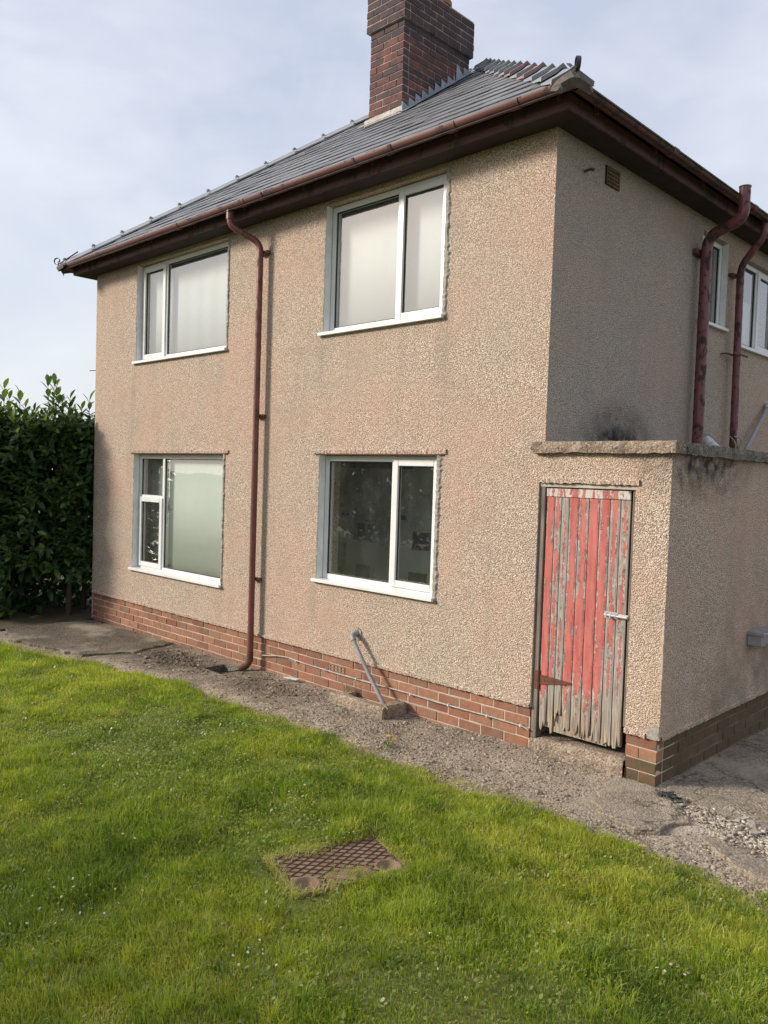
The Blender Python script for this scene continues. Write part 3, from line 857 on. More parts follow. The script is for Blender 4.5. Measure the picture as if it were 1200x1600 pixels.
# ------------------------------------------------------------------ windows
def window(mapf, u0, u1, v0, v1, layout, sill=True, reveal_left=True, dep=0.075):
    """layout: list of (ua, ub, va, vb, sash?) as fractions. The frame is the part; sash, pane, sill, reveal are its sub-parts"""
    F = 0.052
    fr = MB()
    def bx(mb, a, b, c, d, d0, d1, ch=0.004):
        p, q = mapf(a, c, d0), mapf(b, d, d1)
        mb.box(p, q, ch)
    g = 0.004
    U0, U1, V0, V1 = u0 + g, u1 - g, v0 + g, v1 - g
    bx(fr, U0, U0 + F, V0, V1, dep, dep + 0.065); bx(fr, U1 - F, U1, V0, V1, dep, dep + 0.065)
    bx(fr, U0 + F, U1 - F, V1 - F, V1, dep + .0006, dep + 0.065); bx(fr, U0 + F, U1 - F, V0, V0 + F, dep + .0006, dep + 0.065)
    cells = []
    for (a, b, c, d, s) in layout:
        cells.append((U0 + (U1 - U0) * a, U0 + (U1 - U0) * b, V0 + (V1 - V0) * c, V0 + (V1 - V0) * d, s, a, b, c, d))
    done = set()
    for (a, b, c, d, s, fa, fb, fc, fd) in cells:
        if fb < 1 and ('u', fb) not in done:
            done.add(('u', fb))
            bx(fr, b - F * .5, b + F * .5, V0 + F, V1 - F, dep + .0012, dep + 0.06)
        if fd < 1 and ('v', fd, fa) not in done:
            done.add(('v', fd, fa))
            ua = a + (F if fa == 0 else F * .5); ub = b - (F if fb == 1 else F * .5)
            bx(fr, ua, ub, d - F * .5, d + F * .5, dep + .0016, dep + 0.06)
    w = fr.build('window', MAT['upvc'], house)
    for (a, b, c, d, s, fa, fb, fc, fd) in cells:
        ia = a + (F if fa == 0 else F * .5); ib = b - (F if fb == 1 else F * .5)
        ic = c + (F if fc == 0 else F * .5); id_ = d - (F if fd == 1 else F * .5)
        if s:
            e = 0.024
            sb = MB(); S = 0.062
            x0, x1, y0, y1 = ia - e, ib + e, ic - e, id_ + e
            dd0, dd1 = dep - 0.016, dep - 0.0006
            bx(sb, x0, x0 + S, y0, y1, dd0, dd1 + .04); bx(sb, x1 - S, x1, y0, y1, dd0, dd1 + .04)
            bx(sb, x0 + S, x1 - S, y1 - S, y1, dd0 + .0007, dd1 + .04); bx(sb, x0 + S, x1 - S, y0, y0 + S, dd0 + .0007, dd1 + .04)
            sb.build('sash', MAT['upvc'], w)
            ia, ib, ic, id_ = x0 + S, x1 - S, y0 + S, y1 - S
            pd = dep + 0.012
        else:
            pd = dep + 0.022
        gk = MB(); G = 0.009
        bx(gk, ia, ia + G, ic, id_, pd - .008, pd + .004, 0); bx(gk, ib - G, ib, ic, id_, pd - .008, pd + .004, 0)
        bx(gk, ia + G, ib - G, id_ - G, id_, pd - .0085, pd + .004, 0); bx(gk, ia + G, ib - G, ic, ic + G, pd - .0085, pd + .004, 0)
        gk.build('gasket', MAT['gasket'], w)
        MB().add([mapf(ia + .002, ic + .002, pd), mapf(ib - .002, ic + .002, pd), mapf(ib - .002, id_ - .002, pd), mapf(ia + .002, id_ - .002, pd)], [(0, 1, 2, 3)]).build('pane', MAT['glass'], w)
    if sill:
        sl = MB()
        p, q = mapf(u0 - 0.045, v0 - 0.028, -0.042), mapf(u1 + 0.02, v0 + 0.004, dep + 0.01)
        sl.box(p, q, 0.003)
        sl.build('sill', MAT['upvc'], w)
    # painted lining of the reveal
    for ua, ub in ((u0 + .0005, u0 + .0035), (u1 - .0035, u1 - .0005)):
        rv = MB()
        bx(rv, ua, ub, v0 + .005, v1 - .001, -0.004, dep - .001, 0)
        rv.build('reveal', MAT['reveal'], w)
    return w

XD = 0.268
w = window(front, *WA, *ZU, [(0, 0.29, 0, 1, True), (0.29, 1, 0, 1, False)])
w['label'] = 'upper window with a narrow opening light on the side away from the door'
w = window(front, *WB, *ZU, [(0, 0.60, 0, 1, False), (0.60, 1, 0, 1, True)])
w['label'] = 'upper window with a wide fixed pane and a narrow opening light'
w = window(front, *WA, *ZL, [(0, 0.30, 0, 0.63, True), (0, 0.30, 0.63, 1, False), (0.30, 1, 0, 1, False)])
w['label'] = 'lower window with three panes and a pale green blind behind'
w = window(front, *WB, ZK, ZL[1], [(0, 0.62, 0, 1, False), (0.62, 1, 0, 1, True)])
w['label'] = 'lower window showing a dark kitchen behind'
window(flank, *SW1, [(0, 1, 0, 1, False)], dep=0.06)
window(flank, *SW2, [(0, 0.5, 0, 1, False), (0.5, 1, 0, 1, True)], dep=0.06)

# grey mortar made good, ragged, down the right-hand side of each front window; drip bead over the lower ones
for (a, b), (c, d) in ((WA, ZU), (WB, ZU), (WA, ZL), (WB, (ZK, ZL[1]))):
    big = 1.5 if a > -4 else 1.0
    ragged_strip('mortar_edge', front, c - 0.02, d, b, (-0.003, 0.004), (0.018 * big, 0.042 * big), 0.012, house, MAT['cement'], True)
    ragged_strip('mortar_edge', front, c - 0.03, d, a, (-0.022, -0.008), (-0.002, 0.003), 0.008, house, MAT['cement'], True)
    ragged_strip('mortar_edge', front, a - 0.04, b + 0.05, c - 0.03, (-0.02, -0.008), (0.0, 0.004), 0.008, house, MAT['cement'], False)
for (a, b) in (WA, WB):
    MB().box((a - 0.07, -0.016, ZL[1] + 0.002), (b + 0.075, 0.03, ZL[1] + 0.014), 0.002).build('drip_bead', MAT['rust'], house)
    ragged_strip('render_lip', front, a - 0.09, b + 0.10, ZL[1] + 0.0135, (-0.001, 0.0), (0.03, 0.06), 0.014, house, MAT['dash'], False)

# rooms behind the windows
def room(x0, x1, y0, y1, z0, z1, mat, openface):
    m = MB()
    c = [(x0, y0, z0), (x1, y0, z0), (x1, y1, z0), (x0, y1, z0), (x0, y0, z1), (x1, y0, z1), (x1, y1, z1), (x0, y1, z1)]
    faces = {'bottom': (0, 1, 2, 3), 'top': (4, 5, 6, 7), 'front': (0, 1, 5, 4), 'back': (3, 2, 6, 7), 'left': (0, 3, 7, 4), 'right': (1, 2, 6, 5)}
    m.add(c, [f for k, f in faces.items() if k != openface])
    return m.build('room_lining', mat, house)
room(-7.3, -3.75, 0.28, 3.4, 2.60, 4.77, MAT['roomwall'], 'front')
room(-3.65, -0.35, 0.28, 2.4, 2.60, 4.77, MAT['roomwall'], 'front')
room(-7.3, -4.27, 0.28, 3.6, 0.2, 2.5, MAT['roomwall'], 'front')
room(-4.25, -0.35, 0.28, 1.42, 0.2, 2.5, MAT['kitchen'], 'front')
room(-3.0, -0.28, 2.45, 5.2, 2.60, 4.77, MAT['roomwall'], 'right')
# dark decor tiles and cupboards on the kitchen's back wall
for (x, z, w_, h_) in [(-3.93, 2.02, .06, .085), (-3.93, 1.80, .075, .04), (-3.89, 1.72, .03, .035), (-3.79, 1.62, .03, .03), (-3.71, 1.62, .03, .03), (-3.40, 1.93, .03, .03), (-3.38, 1.56, .05, .03),
                       (-3.86, 1.10, .16, .19), (-3.86, .93, .16, .165), (-3.50, 1.35, .24, .19), (-3.52, .82, .23, .22), (-2.80, 1.62, .06, .05), (-2.62, 1.30, .26, .20), (-2.66, .80, .27, .24), (-3.84, 2.2, 1.2, .09)]:
    MB().box((x, 1.405, z), (x + w_, 1.418, z + h_), 0.002).build('wall_tile', MAT['darktile'], house)
MB().box((-4.22, 1.39, 0.2), (-3.86, 1.404, 2.49)).build('wall_panel', MAT['net'], house)
def curtain(name, label, cat, x0, x1, y, z0, z1, mat, amp, wl, group=None):
    n = int((x1 - x0) / 0.02)
    top, bot = [], []
    for i in range(n + 1):
        x = x0 + (x1 - x0) * i / n
        a = amp * (math.sin(x * 6.283 / wl) + 0.5 * math.sin(x * 6.283 / (wl * 1.7) + 1))
        top.append((x, y + a * 0.6, z1)); bot.append((x, y + a, z0))
    m = MB().add(top + bot, [(i, i + 1, n + 2 + i, n + 1 + i) for i in range(n)])
    o = m.build(name, mat, None, True)
    o.modifiers.new('thickness', 'SOLIDIFY').thickness = 0.002
    tag(o, label, cat, group)
    return o
curtain('net_curtain', 'pale net curtain behind the upstairs window above the green blind', 'curtain', WA[0] + 0.006, WA[1] - 0.006, 0.17, ZU[0] + 0.006, ZU[1] - 0.006, MAT['net'], 0.004, 0.3)
curtain('net_curtain', 'pale net curtain behind the upstairs window above the dark kitchen', 'curtain', WB[0] + 0.006, WB[1] - 0.006, 0.17, ZU[0] + 0.006, ZU[1] - 0.006, MAT['net'], 0.001, 0.5)
curtain('window_blind', 'pale green blind filling the ground floor window at the hedge end', 'blind', WA[0] + 0.60, WA[1] - 0.006, 0.165, ZL[0] + 0.006, ZL[1] - 0.006, MAT['blind'], 0.002, 1.0)
curtain('window_blind', 'grey net set back behind the two small panes at the hedge end', 'blind', WA[0] + 0.006, WA[0] + 0.66, 0.25, ZL[0] + 0.006, ZL[1] - 0.006, MAT['roomwall'], 0.012, 0.25)
o = MB().add([(-0.3, 3.6, 3.6), (-0.3, 4.95, 3.6), (-0.3, 4.95, 4.32), (-0.3, 3.6, 4.32)], [(0, 1, 2, 3)]).build('window_blind', MAT['net'])
o.modifiers.new('thickness', 'SOLIDIFY').thickness = 0.002
tag(o, 'pale blind half down in the flank window behind the thin downpipe', 'blind')

# ------------------------------------------------------------------ eaves: soffit, fascia, gutters
X0, X1 = -L, 0.0
FS = 0.215
sof = MB()
sof.box((X0 - FS, -FS, ZT - 0.002), (X1 + FS, -0.001, ZT + 0.012))
sof.box((X1 + 0.001, -0.0005, ZT - 0.002), (X1 + FS, DEPTH + FS, ZT + 0.012))
sof.box((X0 - FS, -0.0005, ZT - 0.002), (X0 - 0.001, DEPTH + FS, ZT + 0.012))
sof.build('soffit', MAT['soffit'], house)
fa = MB()
fa.box((X0 - FS - .022, -FS - .022, ZT - 0.012), (X1 + FS + .022, -FS, ZT + 0.10), 0.003)
fa.build('fascia', MAT['fascia'], house)
fa = MB()
fa.box((X1 + FS, -FS + .0005, ZT - 0.012), (X1 + FS + .022, DEPTH + FS, ZT + 0.10), 0.003)
fa.build('fascia', MAT['fascia'], house)
fa = MB()
fa.box((X0 - FS - .022, -FS + .0005, ZT - 0.012), (X0 - FS, DEPTH + FS, ZT + 0.10), 0.003)
fa.build('fascia', MAT['fascia'], house)
GR, GZ = 0.052, ZT + 0.118
def gutter(a, b, nrm, joints, name='gutter'):
    """half-round gutter from a to b (horizontal), nrm points away from the house"""
    a, b, nrm = Vector(a), Vector(b), Vector(nrm)
    d = (b - a).normalized(); ln = (b - a).length
    def run(s0, s1, r, t=0.006):
        m = MB(); n = 12
        vs = []
        for s in (s0, s1):
            for k in range(n + 1):
                th = math.pi * k / n
                for rr in (r, r - t):
                    vs.append(a + d * s + nrm * (rr * math.cos(th)) + Vector((0, 0, -rr * math.sin(th))))
        N = 2 * (n + 1); fs = []
        for k in range(n):
            o0 = 2 * k
            fs.append((o0, o0 + 2, N + o0 + 2, N + o0)); fs.append((o0 + 1, N + o0 + 1, N + o0 + 3, o0 + 3))
        for k in (0, n): fs.append((2 * k, N + 2 * k, N + 2 * k + 1, 2 * k + 1))
        for q in (0, N):
            for k in range(n): fs.append((q + 2 * k, q + 2 * k + 1, q + 2 * k + 3, q + 2 * k + 2))
        return m.add(vs, fs)
    g = run(0, ln, GR).build(name, MAT['gutter'], house, True)
    for j in joints:
        run(j - 0.045, j + 0.045, GR + 0.0065, 0.006).build('gutter_joint', MAT['gutter'], g, True)
    for j in np.arange(0.4, ln, 0.95):
        br = MB().box(a + d * (j - .012) - nrm * 0.084 + Vector((0, 0, -0.004)), a + d * (j + .012) - nrm * 0.050 + Vector((0, 0, -0.06)))
        br.build('gutter_bracket', MAT['rust'], g)
    return g
GO = 0.322
gutter((X0 - GO - GR, -GO, GZ), (X1 + GO + GR * 0.7, -GO, GZ), (0, -1, 0), [x - (X0 - GO) for x in (-4.77, -3.5, -3.19, -1.85, -1.40, -0.71, -0.11)])
gutter((X1 + GO, -GO + GR * .7, GZ - .002), (X1 + GO, DEPTH, GZ - .002), (1, 0, 0), [1.5, 3.3, 5.1])
gutter((X0 - GO, -GO - GR * 0.0, GZ - .002), (X0 - GO, DEPTH, GZ - .002), (-1, 0, 0), [])

# ------------------------------------------------------------------ roof
roof = empty('roof', (0, 0, ZE)); roof.parent = house
roof.location = (0, 0, 0)
HALF = (L + 2 * OV) / 2
XM = -L / 2
APY = -OV + HALF
AP = Vector((XM, APY, ZE + HALF * TP))
RL, RR = Vector((-L - OV, -OV, ZE)), Vector((OV, -OV, ZE))
BKL, BKR = Vector((-L - OV, DEPTH + OV, ZE)), Vector((OV, DEPTH + OV, ZE))
APB = Vector((XM, DEPTH + OV - 1.0, AP.z))
dk = Vector((0, 0, -0.03))
m = MB().add([RL + dk, RR + dk, AP + dk, BKR + dk, BKL + dk, APB + dk], [(0, 1, 2), (1, 3, 5, 2), (3, 4, 5), (4, 0, 2, 5)])
m.build('roof_deck', MAT['deck'], roof)
# slates of the front slope, each one a piece
ca = 1 / math.sqrt(1 + TP * TP)
up = Vector((0, ca, TP * ca)); nrm = Vector((0, -TP * ca, ca))
EXPO = 0.272; SWID = 0.30
SLOPE = HALF / ca
def clip(poly, inside, inter):
    out = []
    for i in range(len(poly)):
        p, q = poly[i], poly[(i + 1) % len(poly)]
        a, b = inside(p), inside(q)
        if a: out.append(p)
        if a != b: out.append(inter(p, q))
    return out
def tri_clip(poly):
    # triangle in (s, t): s along x from left corner, t up the slope
    W = L + 2 * OV
    for sgn in (0, 1):
        f = (lambda p: p[0] - p[1] * HALF / SLOPE) if sgn == 0 else (lambda p: (W - p[0]) - p[1] * HALF / SLOPE)
        def inter(p, q, f=f):
            a, b = f(p), f(q); t = a / (a - b)
            return (p[0] + (q[0] - p[0]) * t, p[1] + (q[1] - p[1]) * t)
        poly = clip(poly, lambda p, f=f: f(p) >= 0, inter)
        if len(poly) < 3: return None
    return poly
def slate_mesh(poly, t0, hgt):
    """plate in slope coordinates: tail (t0) raised, head tucked under"""
    vs = []
    for th in (0.0, 0.007):
        for (s, t) in poly:
            k = (t - t0) / hgt
            vs.append((s, t, 0.013 * (1 - k) - 0.001 + th))
    n = len(poly)
    fs = [tuple(range(n))[::-1], tuple(range(n, 2 * n))] + [(i, (i + 1) % n, n + (i + 1) % n, n + i) for i in range(n)]
    return MB().add(vs, fs).mesh('slate', MAT['slate'])
R3 = Matrix((Vector((1, 0, 0)), up, nrm)).transposed().to_4x4()
rows = int(SLOPE / EXPO) + 1
CHX0, CHX1, CHY0, CHY1 = -3.905, -3.335, 1.755, 2.985
full = slate_mesh([(0.0015, 0), (SWID - 0.0015, 0), (SWID - .0015, EXPO * 1.25), (0.0015, EXPO * 1.25)], 0, EXPO * 1.25)
for r in range(rows):
    t0 = r * EXPO + 0.055
    s = -SWID if r % 2 == 0 else -SWID * 0.5
    while s < L + 2 * OV:
        poly0 = [(s + .0015, t0), (s + SWID - .0015, t0), (s + SWID - .0015, t0 + EXPO * 1.25), (s + .0015, t0 + EXPO * 1.25)]
        poly = tri_clip(poly0)
        if poly and len(poly) >= 3:
            cs = sum(p[0] for p in poly) / len(poly) - L - OV; cy = -OV + sum(p[1] for p in poly) / len(poly) * ca
            area = abs(sum(p[0] * q[1] - q[0] * p[1] for p, q in zip(poly, poly[1:] + poly[:1]))) / 2
            if area > 0.004 and not (CHX0 + .12 < cs < CHX1 - .12 and CHY0 + .1 < cy < CHY1 - .1):
                isfull = area > SWID * EXPO * 1.25 * 0.975
                me = full if isfull else slate_mesh([(p[0] - s, p[1] - t0) for p in poly], 0, EXPO * 1.25)
                o = bpy.data.objects.new('slate', me); COL.objects.link(o); o.parent = roof
                dv = Vector((-L - OV + s, -OV, ZE)) + up * (t0 + random.uniform(-.006, .006)) + nrm * random.uniform(0, 0.005)
                if random.random() < 0.03: dv += up * -random.uniform(0.015, 0.04)
                rot = Matrix.Rotation(random.gauss(0, 0.004), 4, 'Z') @ Matrix.Rotation(random.gauss(0, 0.004), 4, 'Y')
                o.matrix_local = Matrix.Translation(dv) @ R3 @ rot
        s += SWID
# the slopes that cannot be seen from the lawn: courses of slate joined
m = MB()
for side in (1, -1):
    xe = OV if side == 1 else -L - OV
    upv = Vector((-side * ca, 0, TP * ca)); nv = Vector((side * TP * ca, 0, ca))
    for r in range(rows - 1):
        t0, t1 = r * EXPO, r * EXPO + EXPO * 1.2
        ya, yb = -OV + t0 * ca, DEPTH + OV
        p = [Vector((xe, ya, ZE)) + upv * t0 + nv * 0.02, Vector((xe, yb, ZE)) + upv * t0 + nv * 0.02,
             Vector((xe, yb, ZE)) + upv * t1, Vector((xe, ya + EXPO * 1.2 * ca, ZE)) + upv * t1]
        m.prism(p, nv * 0.009)
o = m.build('slate_courses', MAT['slate'], roof); o['kind'] = 'stuff'
MB().box((XM - 0.09, APY, AP.z - 0.03), (XM + 0.09, DEPTH, AP.z + 0.06), 0.03).build('ridge', MAT['hip'], roof)

# hip tiles
def hip_tiles(base, side):
    d = (AP - base).normalized(); ln = (AP - base).length
    n1 = nrm; n2 = Vector((side * TP * ca, 0, ca))
    w1 = d.cross(n1); w1 = w1 if w1.x * side < 0 else -w1
    w2 = d.cross(n2); w2 = w2 if w2.y > 0 else -w2
    w1.normalize(); w2.normalize()
    upn = (n1 + n2).normalized()
    TLN, WG, THK = 0.46, 0.16, 0.016
    m = MB()
    n = int(ln / 0.445)
    for k in range(n):
        a = base + d * (0.10 + k * 0.445)
        wob = random.uniform(-.006, .006)
        tile = MB(); vs = []
        for (s, lift) in ((0.0, (0.055 if side == 1 else 0.040) + wob), (TLN, 0.024 if side == 1 else 0.034)):
            c = a + d * s + upn * lift
            for th in (0.0, THK):
                t_ = upn * th
                vs += [c + t_ + w1 * WG - upn * 0.008, c + t_ + w1 * 0.045 + upn * .004, c + t_ + upn * 0.020, c + t_ + w2 * 0.045 + upn * .004, c + t_ + w2 * WG - upn * 0.008]
        fs = []
        for i in range(4):
            fs += [(i, i + 1, 10 + i + 1, 10 + i), (5 + i, 15 + i, 15 + i + 1, 5 + i + 1), (i, 5 + i, 5 + i + 1, i + 1), (10 + i, 11 + i, 16 + i, 15 + i)]
        fs += [(0, 10, 15, 5), (4, 9, 19, 14)]
        tile.add(vs, fs)
        # thick rolled lip at the tail
        lip = []
        for s in (-0.004, 0.030):
            c = a + d * s + upn * ((0.055 if side == 1 else 0.042) + wob)
            for th in (-0.006, THK + (0.012 if side == 1 else 0.006)):
                t_ = upn * th
                lip += [c + t_ + w1 * (WG + .006) - upn * 0.008, c + t_ + w1 * 0.045 + upn * .004, c + t_ + upn * 0.020, c + t_ + w2 * 0.045 + upn * .004, c + t_ + w2 * (WG + .006) - upn * 0.008]
        tile.add(lip, fs)
        if side == -1: tile.box(a + d * .01 + upn * .07 - Vector((.022, .022, .0)), a + d * .01 + upn * .07 + Vector((.022, .022, .035)), .008)
        mat = MAT['hip_red'] if (side == 1 and k in (5, 3)) else MAT['hip']
        tile.build('hip_tile', mat, roof)
    # rough mortar bed closing the foot of the hip
    mm = MB()
    N_ = 9
    prev = None
    for q in range(N_ + 1):
        th = math.pi * q / N_
        wv = w1 * math.cos(th) if th < math.pi / 2 else w2 * -math.cos(th)
        c0 = base + d * 0.09 + wv * 0.17 + upn * (0.075 * math.sin(th) + .004)
        c1 = base - d * random.uniform(0.0, 0.03) + wv * random.uniform(.11, .15) + upn * (random.uniform(.035, .06) * math.sin(th) - .004)
        c2 = base - d * random.uniform(0.0, 0.02) + wv * 0.12 - upn * 0.03
        if prev: mm.add(prev + [c0, c1, c2], [(0, 1, 4, 3), (1, 2, 5, 4)])
        prev = [c0, c1, c2]
    mm.build('hip_mortar', MAT['bedding'], roof)
hip_tiles(RR, 1)
hip_tiles(RL, -1)
# hip irons: flat iron strap ending in a scroll
def hip_iron(base, dirxy, size=1.0, name='hip_iron'):
    out = Vector((dirxy[0], dirxy[1], 0)).normalized()
    pts = [base - out * 0.25 + Vector((0, 0, 0.22)), base + Vector((0, 0, 0.045)), base + out * 0.02 + Vector((0, 0, 0.05))]
    c = base + out * 0.03 + Vector((0, 0, 0.085))
    for k in range(19):
        th = -math.pi * 0.55 + k * 0.36
        r_ = 0.05 * size * (1 - k / 26)
        pts.append(c + out * (r_ * math.cos(th)) + Vector((0, 0, r_ * math.sin(th))))
    m = MB()
    side = out.cross(Vector((0, 0, 1)))
    prev = None
    for p in pts:
        up_ = Vector((0, 0, 1))
        ring = [p - side * 0.015, p + side * 0.015]
        m.v += [tuple(q) for q in ring]
    n = len(pts)
    for i in range(n - 1): m.f.append((2 * i, 2 * i + 1, 2 * i + 3, 2 * i + 2))
    o = m.build(name, MAT['deck'], roof)
    o.modifiers.new('thickness', 'SOLIDIFY').thickness = 0.006
hip_iron(RR + Vector((0.0, 0.0, 0.03)), (1, -1))
hip_iron(RL + Vector((0.0, 0.0, 0.02)), (-1, -1), 1.25)

# ------------------------------------------------------------------ chimney
chim = empty('chimney', (0, 0, 0)); chim.parent = house
roofz = lambda y: ZE + (y + OV) * TP
ZC0, ZC1 = 7.55, 7.99
core = MB()
core.box((CHX0 + .0065, CHY0 + .0065, 5.9), (CHX1 - .0065, CHY1 - .0065, ZC0 - .001))
core.box((CHX0 - .0335, CHY0 - .0335, ZC0 - .0005), (CHX1 + .0335, CHY1 + .0335, ZC1 - .002))
core.build('chimney_mortar', MAT['mortar_dark'], chim)
hid = MB()
def course(z, x0, x1, y0, y1, k, meshes):
    # front and right faces: one object per brick; the two hidden faces joined
    a = x0; off = BR / 2 if k % 2 else BR
    first = True
    while a < x1 - 0.02:
        b = min(a + (off if first else BR), x1)
        if x1 - b < 0.05: b = x1
        if z + CO > roofz(y0): brick(meshes, chim, (a, y0 + random.uniform(-.003, .003), z), (b - a) / BR)
        first = False; a = b
    a = y0 + (0.105 if True else 0); first = True
    off = BR if k % 2 else BR / 2
    while a < y1 - 0.02:
        b = min(a + (off if first else BR), y1)
        if y1 - b < 0.05: b = y1
        if z + CO > roofz(a) - 0.02:
            brick(meshes, chim, (x1 + random.uniform(-.003, .003), a, z), (b - a) / BR, math.pi / 2)
        first = False; a = b
    hid.box((x0, y0 + .1, z + .005), (x0 + .05, y1, z + CO - .005))
    hid.box((x0 + .05, y1 - .05, z + .005), (x1 - .1, y1, z + CO - .005))
k = 0
z = ZC0 - CO
zs = []
while z > 6.3:
    zs.append(z); z -= CO
for i, z in enumerate(zs):
    course(z, CHX0, CHX1, CHY0, CHY1, i, B_SOOT if (i < 2 or random.random() < 0.22) else B_CH)
for i in range(5):
    course(ZC0 + i * (ZC1 - ZC0) / 5, CHX0 - .04, CHX1 + .04, CHY0 - .04, CHY1 + .04, i + 1, B_SOOT)
o = hid.build('rear_brickwork', MAT['brick_soot'], chim); o['kind'] = 'stuff'
# dark bullnose corner bricks show only as soot; cement capping and pot
MB().box((CHX0 - .03, CHY0 - .03, ZC1 - .001), (CHX1 + .03, CHY1 + .03, ZC1 + 0.018), 0.006).build('flaunching', MAT['cement'], chim)
pt = MB().tube([(-3.47, 2.50, ZC1 + .03), (-3.47, 2.50, ZC1 + .09), (-3.47, 2.50, ZC1 + .1), (-3.47, 2.50, ZC1 + .55), (-3.47, 2.50, ZC1 + .56), (-3.47, 2.50, ZC1 + .62)], [.17, .17, .15, .125, .145, .145], 24)
pt.build('chimney_pot', MAT['terracotta'], chim, True)
# flashing: pale apron in front, stepped lead up the flank
ap = MB()
za = roofz(CHY0)
ap.prism([(CHX0 - .05, CHY0 - .02, za - 0.0), (CHX1 + .02, CHY0 - .02, za - 0.0), (CHX1 + .02, CHY0 - .02, za + .10), (CHX0 - .05, CHY0 - .02, za + .085)], (0, 0.012, 0))
ap.prism([Vector((CHX0 - .06, CHY0 - .02, za)) - up * .10 + nrm * .03, Vector((CHX1 + .02, CHY0 - .02, za)) - up * .10 + nrm * .03, Vector((CHX1 + .02, CHY0 - .02, za)) + nrm * .028, Vector((CHX0 - .06, CHY0 - .02, za)) + nrm * .028], nrm * 0.012)
ap.build('apron_flashing', MAT['cement_pale'], chim)
st = MB()
y = CHY0 - .015
pts_top = []
while y < 2.70:
    pts_top.append((y, roofz(y) + 0.055)); pts_top.append((y + 0.006, roofz(y) + 0.165))
    y += 0.1165
pts_top.append((2.70, roofz(2.70) + 0.05))
for (ya, zaa), (yb, zb) in zip(pts_top, pts_top[1:]):
    st.prism([(CHX1 + .006, ya, roofz(ya) + .012), (CHX1 + .006, yb, roofz(yb) + .012), (CHX1 + .006, yb, zb), (CHX1 + .006, ya, zaa)], (0.005, 0, 0))
for ya, yb, hh in ((2.72, 2.86, .26), (2.86, 3.0, .16)):
    st.prism([(CHX1 + .006, ya, roofz(ya) + .0), (CHX1 + .006, yb, roofz(yb) + .0), (CHX1 + .006, yb, roofz(yb) + .05), (CHX1 + .006, ya + .01, roofz(ya) + hh)], (0.006, 0, 0))
st.prism([Vector((CHX1 + .006, CHY0 - .02, roofz(CHY0 - .02))) + nrm * .034, Vector((CHX1 + .10, CHY0 - .02, roofz(CHY0 - .02))) + nrm * .031, Vector((CHX1 + .10, 3.0, roofz(3.0))) + nrm * .031, Vector((CHX1 + .006, 3.0, roofz(3.0))) + nrm * .034], nrm * 0.005)
st.build('stepped_flashing', MAT['lead'], chim)

# ------------------------------------------------------------------ pipes on the house
def collar(mb, p, r, h=0.07):
    x, y, z = p
    mb.tube([(x, y, z - h), (x, y, z - h), (x, y, z - .015), (x, y, z - .012), (x, y, z), (x, y, z)], [r * .98, r * 1.18, r * 1.18, r * 1.36, r * 1.36, r * .98], 16)
DX, DY = -3.575, -0.085
dp = MB()
dp.tube([(DX, DY, 0.17), (DX, DY, 4.46)], 0.034, 16)
down = dp.build('downpipe', MAT['pipe'], house, True)
nk = MB()
nk.tube([(-3.80, -GO, GZ - .05), (-3.80, -GO, 4.79)] + arc((-3.80, -GO, 4.77), (-3.80, -GO, 4.70), (-3.75, -0.265, 4.66)) + arc((-3.63, -0.14, 4.57), (-3.59, -0.09, 4.535), (DX, DY, 4.46)), 0.034, 16)
nk.tube([(-3.80, -GO, GZ - .055), (-3.80, -GO, 4.765)], 0.042, 16)
nk.build('swan_neck', MAT['pipe'], down, True)
for zc in (4.47, 2.74, 0.985):
    c = MB(); collar(c, (DX, DY, zc), 0.035)
    c.box((DX - .075, DY + .03, zc - .045), (DX + .075, -0.004, zc - .012), 0.004)
    c.tube([(DX + .06, DY + .035, zc - .028), (DX + .06, DY + 0.02, zc - .028)], 0.011, 8)
    c.tube([(DX - .06, DY + .035, zc - .028), (DX - .06, DY + 0.02, zc - .028)], 0.011, 8)
    c.build('pipe_socket', MAT['pipe'], down, True)
c = MB(); collar(c, (DX, DY, 0.205), 0.037)
c.tube([(DX, DY, 0.16)] + arc((DX, DY, 0.10), (DX, DY, 0.02), (DX - .055, DY - .10, -0.025)), 0.036, 16)
c.build('pipe_shoe', MAT['rust'], down, True)

# soil pipe on the flank, rising from the outhouse roof and dodging the eaves
SX, SY = 0.10, 2.53
sp = MB()
sp.tube([(SX, SY, ZS1 - .01), (SX, SY, 4.40)], 0.053, 18)
soil = sp.build('soil_pipe', MAT['pipe_dark'], house, True)
c = MB()
c.tube([(SX, SY, ZS1), (SX, SY, ZS1), (SX, SY, ZS1 + .085), (SX, SY, ZS1 + .09), (SX, SY, ZS1 + .12), (SX, SY, ZS1 + .12)], [.05, .072, .072, .08, .08, .05], 18)
c.build('pipe_socket', MAT['pipe_dark'], soil, True)
c = MB(); collar(c, (SX, SY, 4.44), 0.054, 0.1)
c.box((0.004, SY - .10, 4.36), (0.05, SY + .10, 4.42), 0.004)
c.build('pipe_socket', MAT['pipe_dark'], soil, True)
c = MB()
c.tube(arc((SX, SY, 4.40), (SX, SY, 4.52), (0.20, SY - .01, 4.565)) + arc((0.34, SY - .03, 4.60), (0.455, SY - .04, 4.625), (0.455, SY - .04, 4.73)), 0.053, 18)
c.build('pipe_offset', MAT['pipe_dark'], soil, True)
c = MB()
c.tube([(.455, SY - .04, 4.65), (.455, SY - .04, 4.65), (.455, SY - .04, 4.72), (.455, SY - .04, 4.725), (.455, SY - .04, 4.745), (.455, SY - .04, 4.745)], [.05, .064, .064, .072, .072, .05], 18)
c.tube([(.455, SY - .04, 4.70), (.455, SY - .04, 4.92), (.455, SY - .04, 4.92), (.455, SY - .04, 4.93)], [.052, .052, .056, .056], 18)
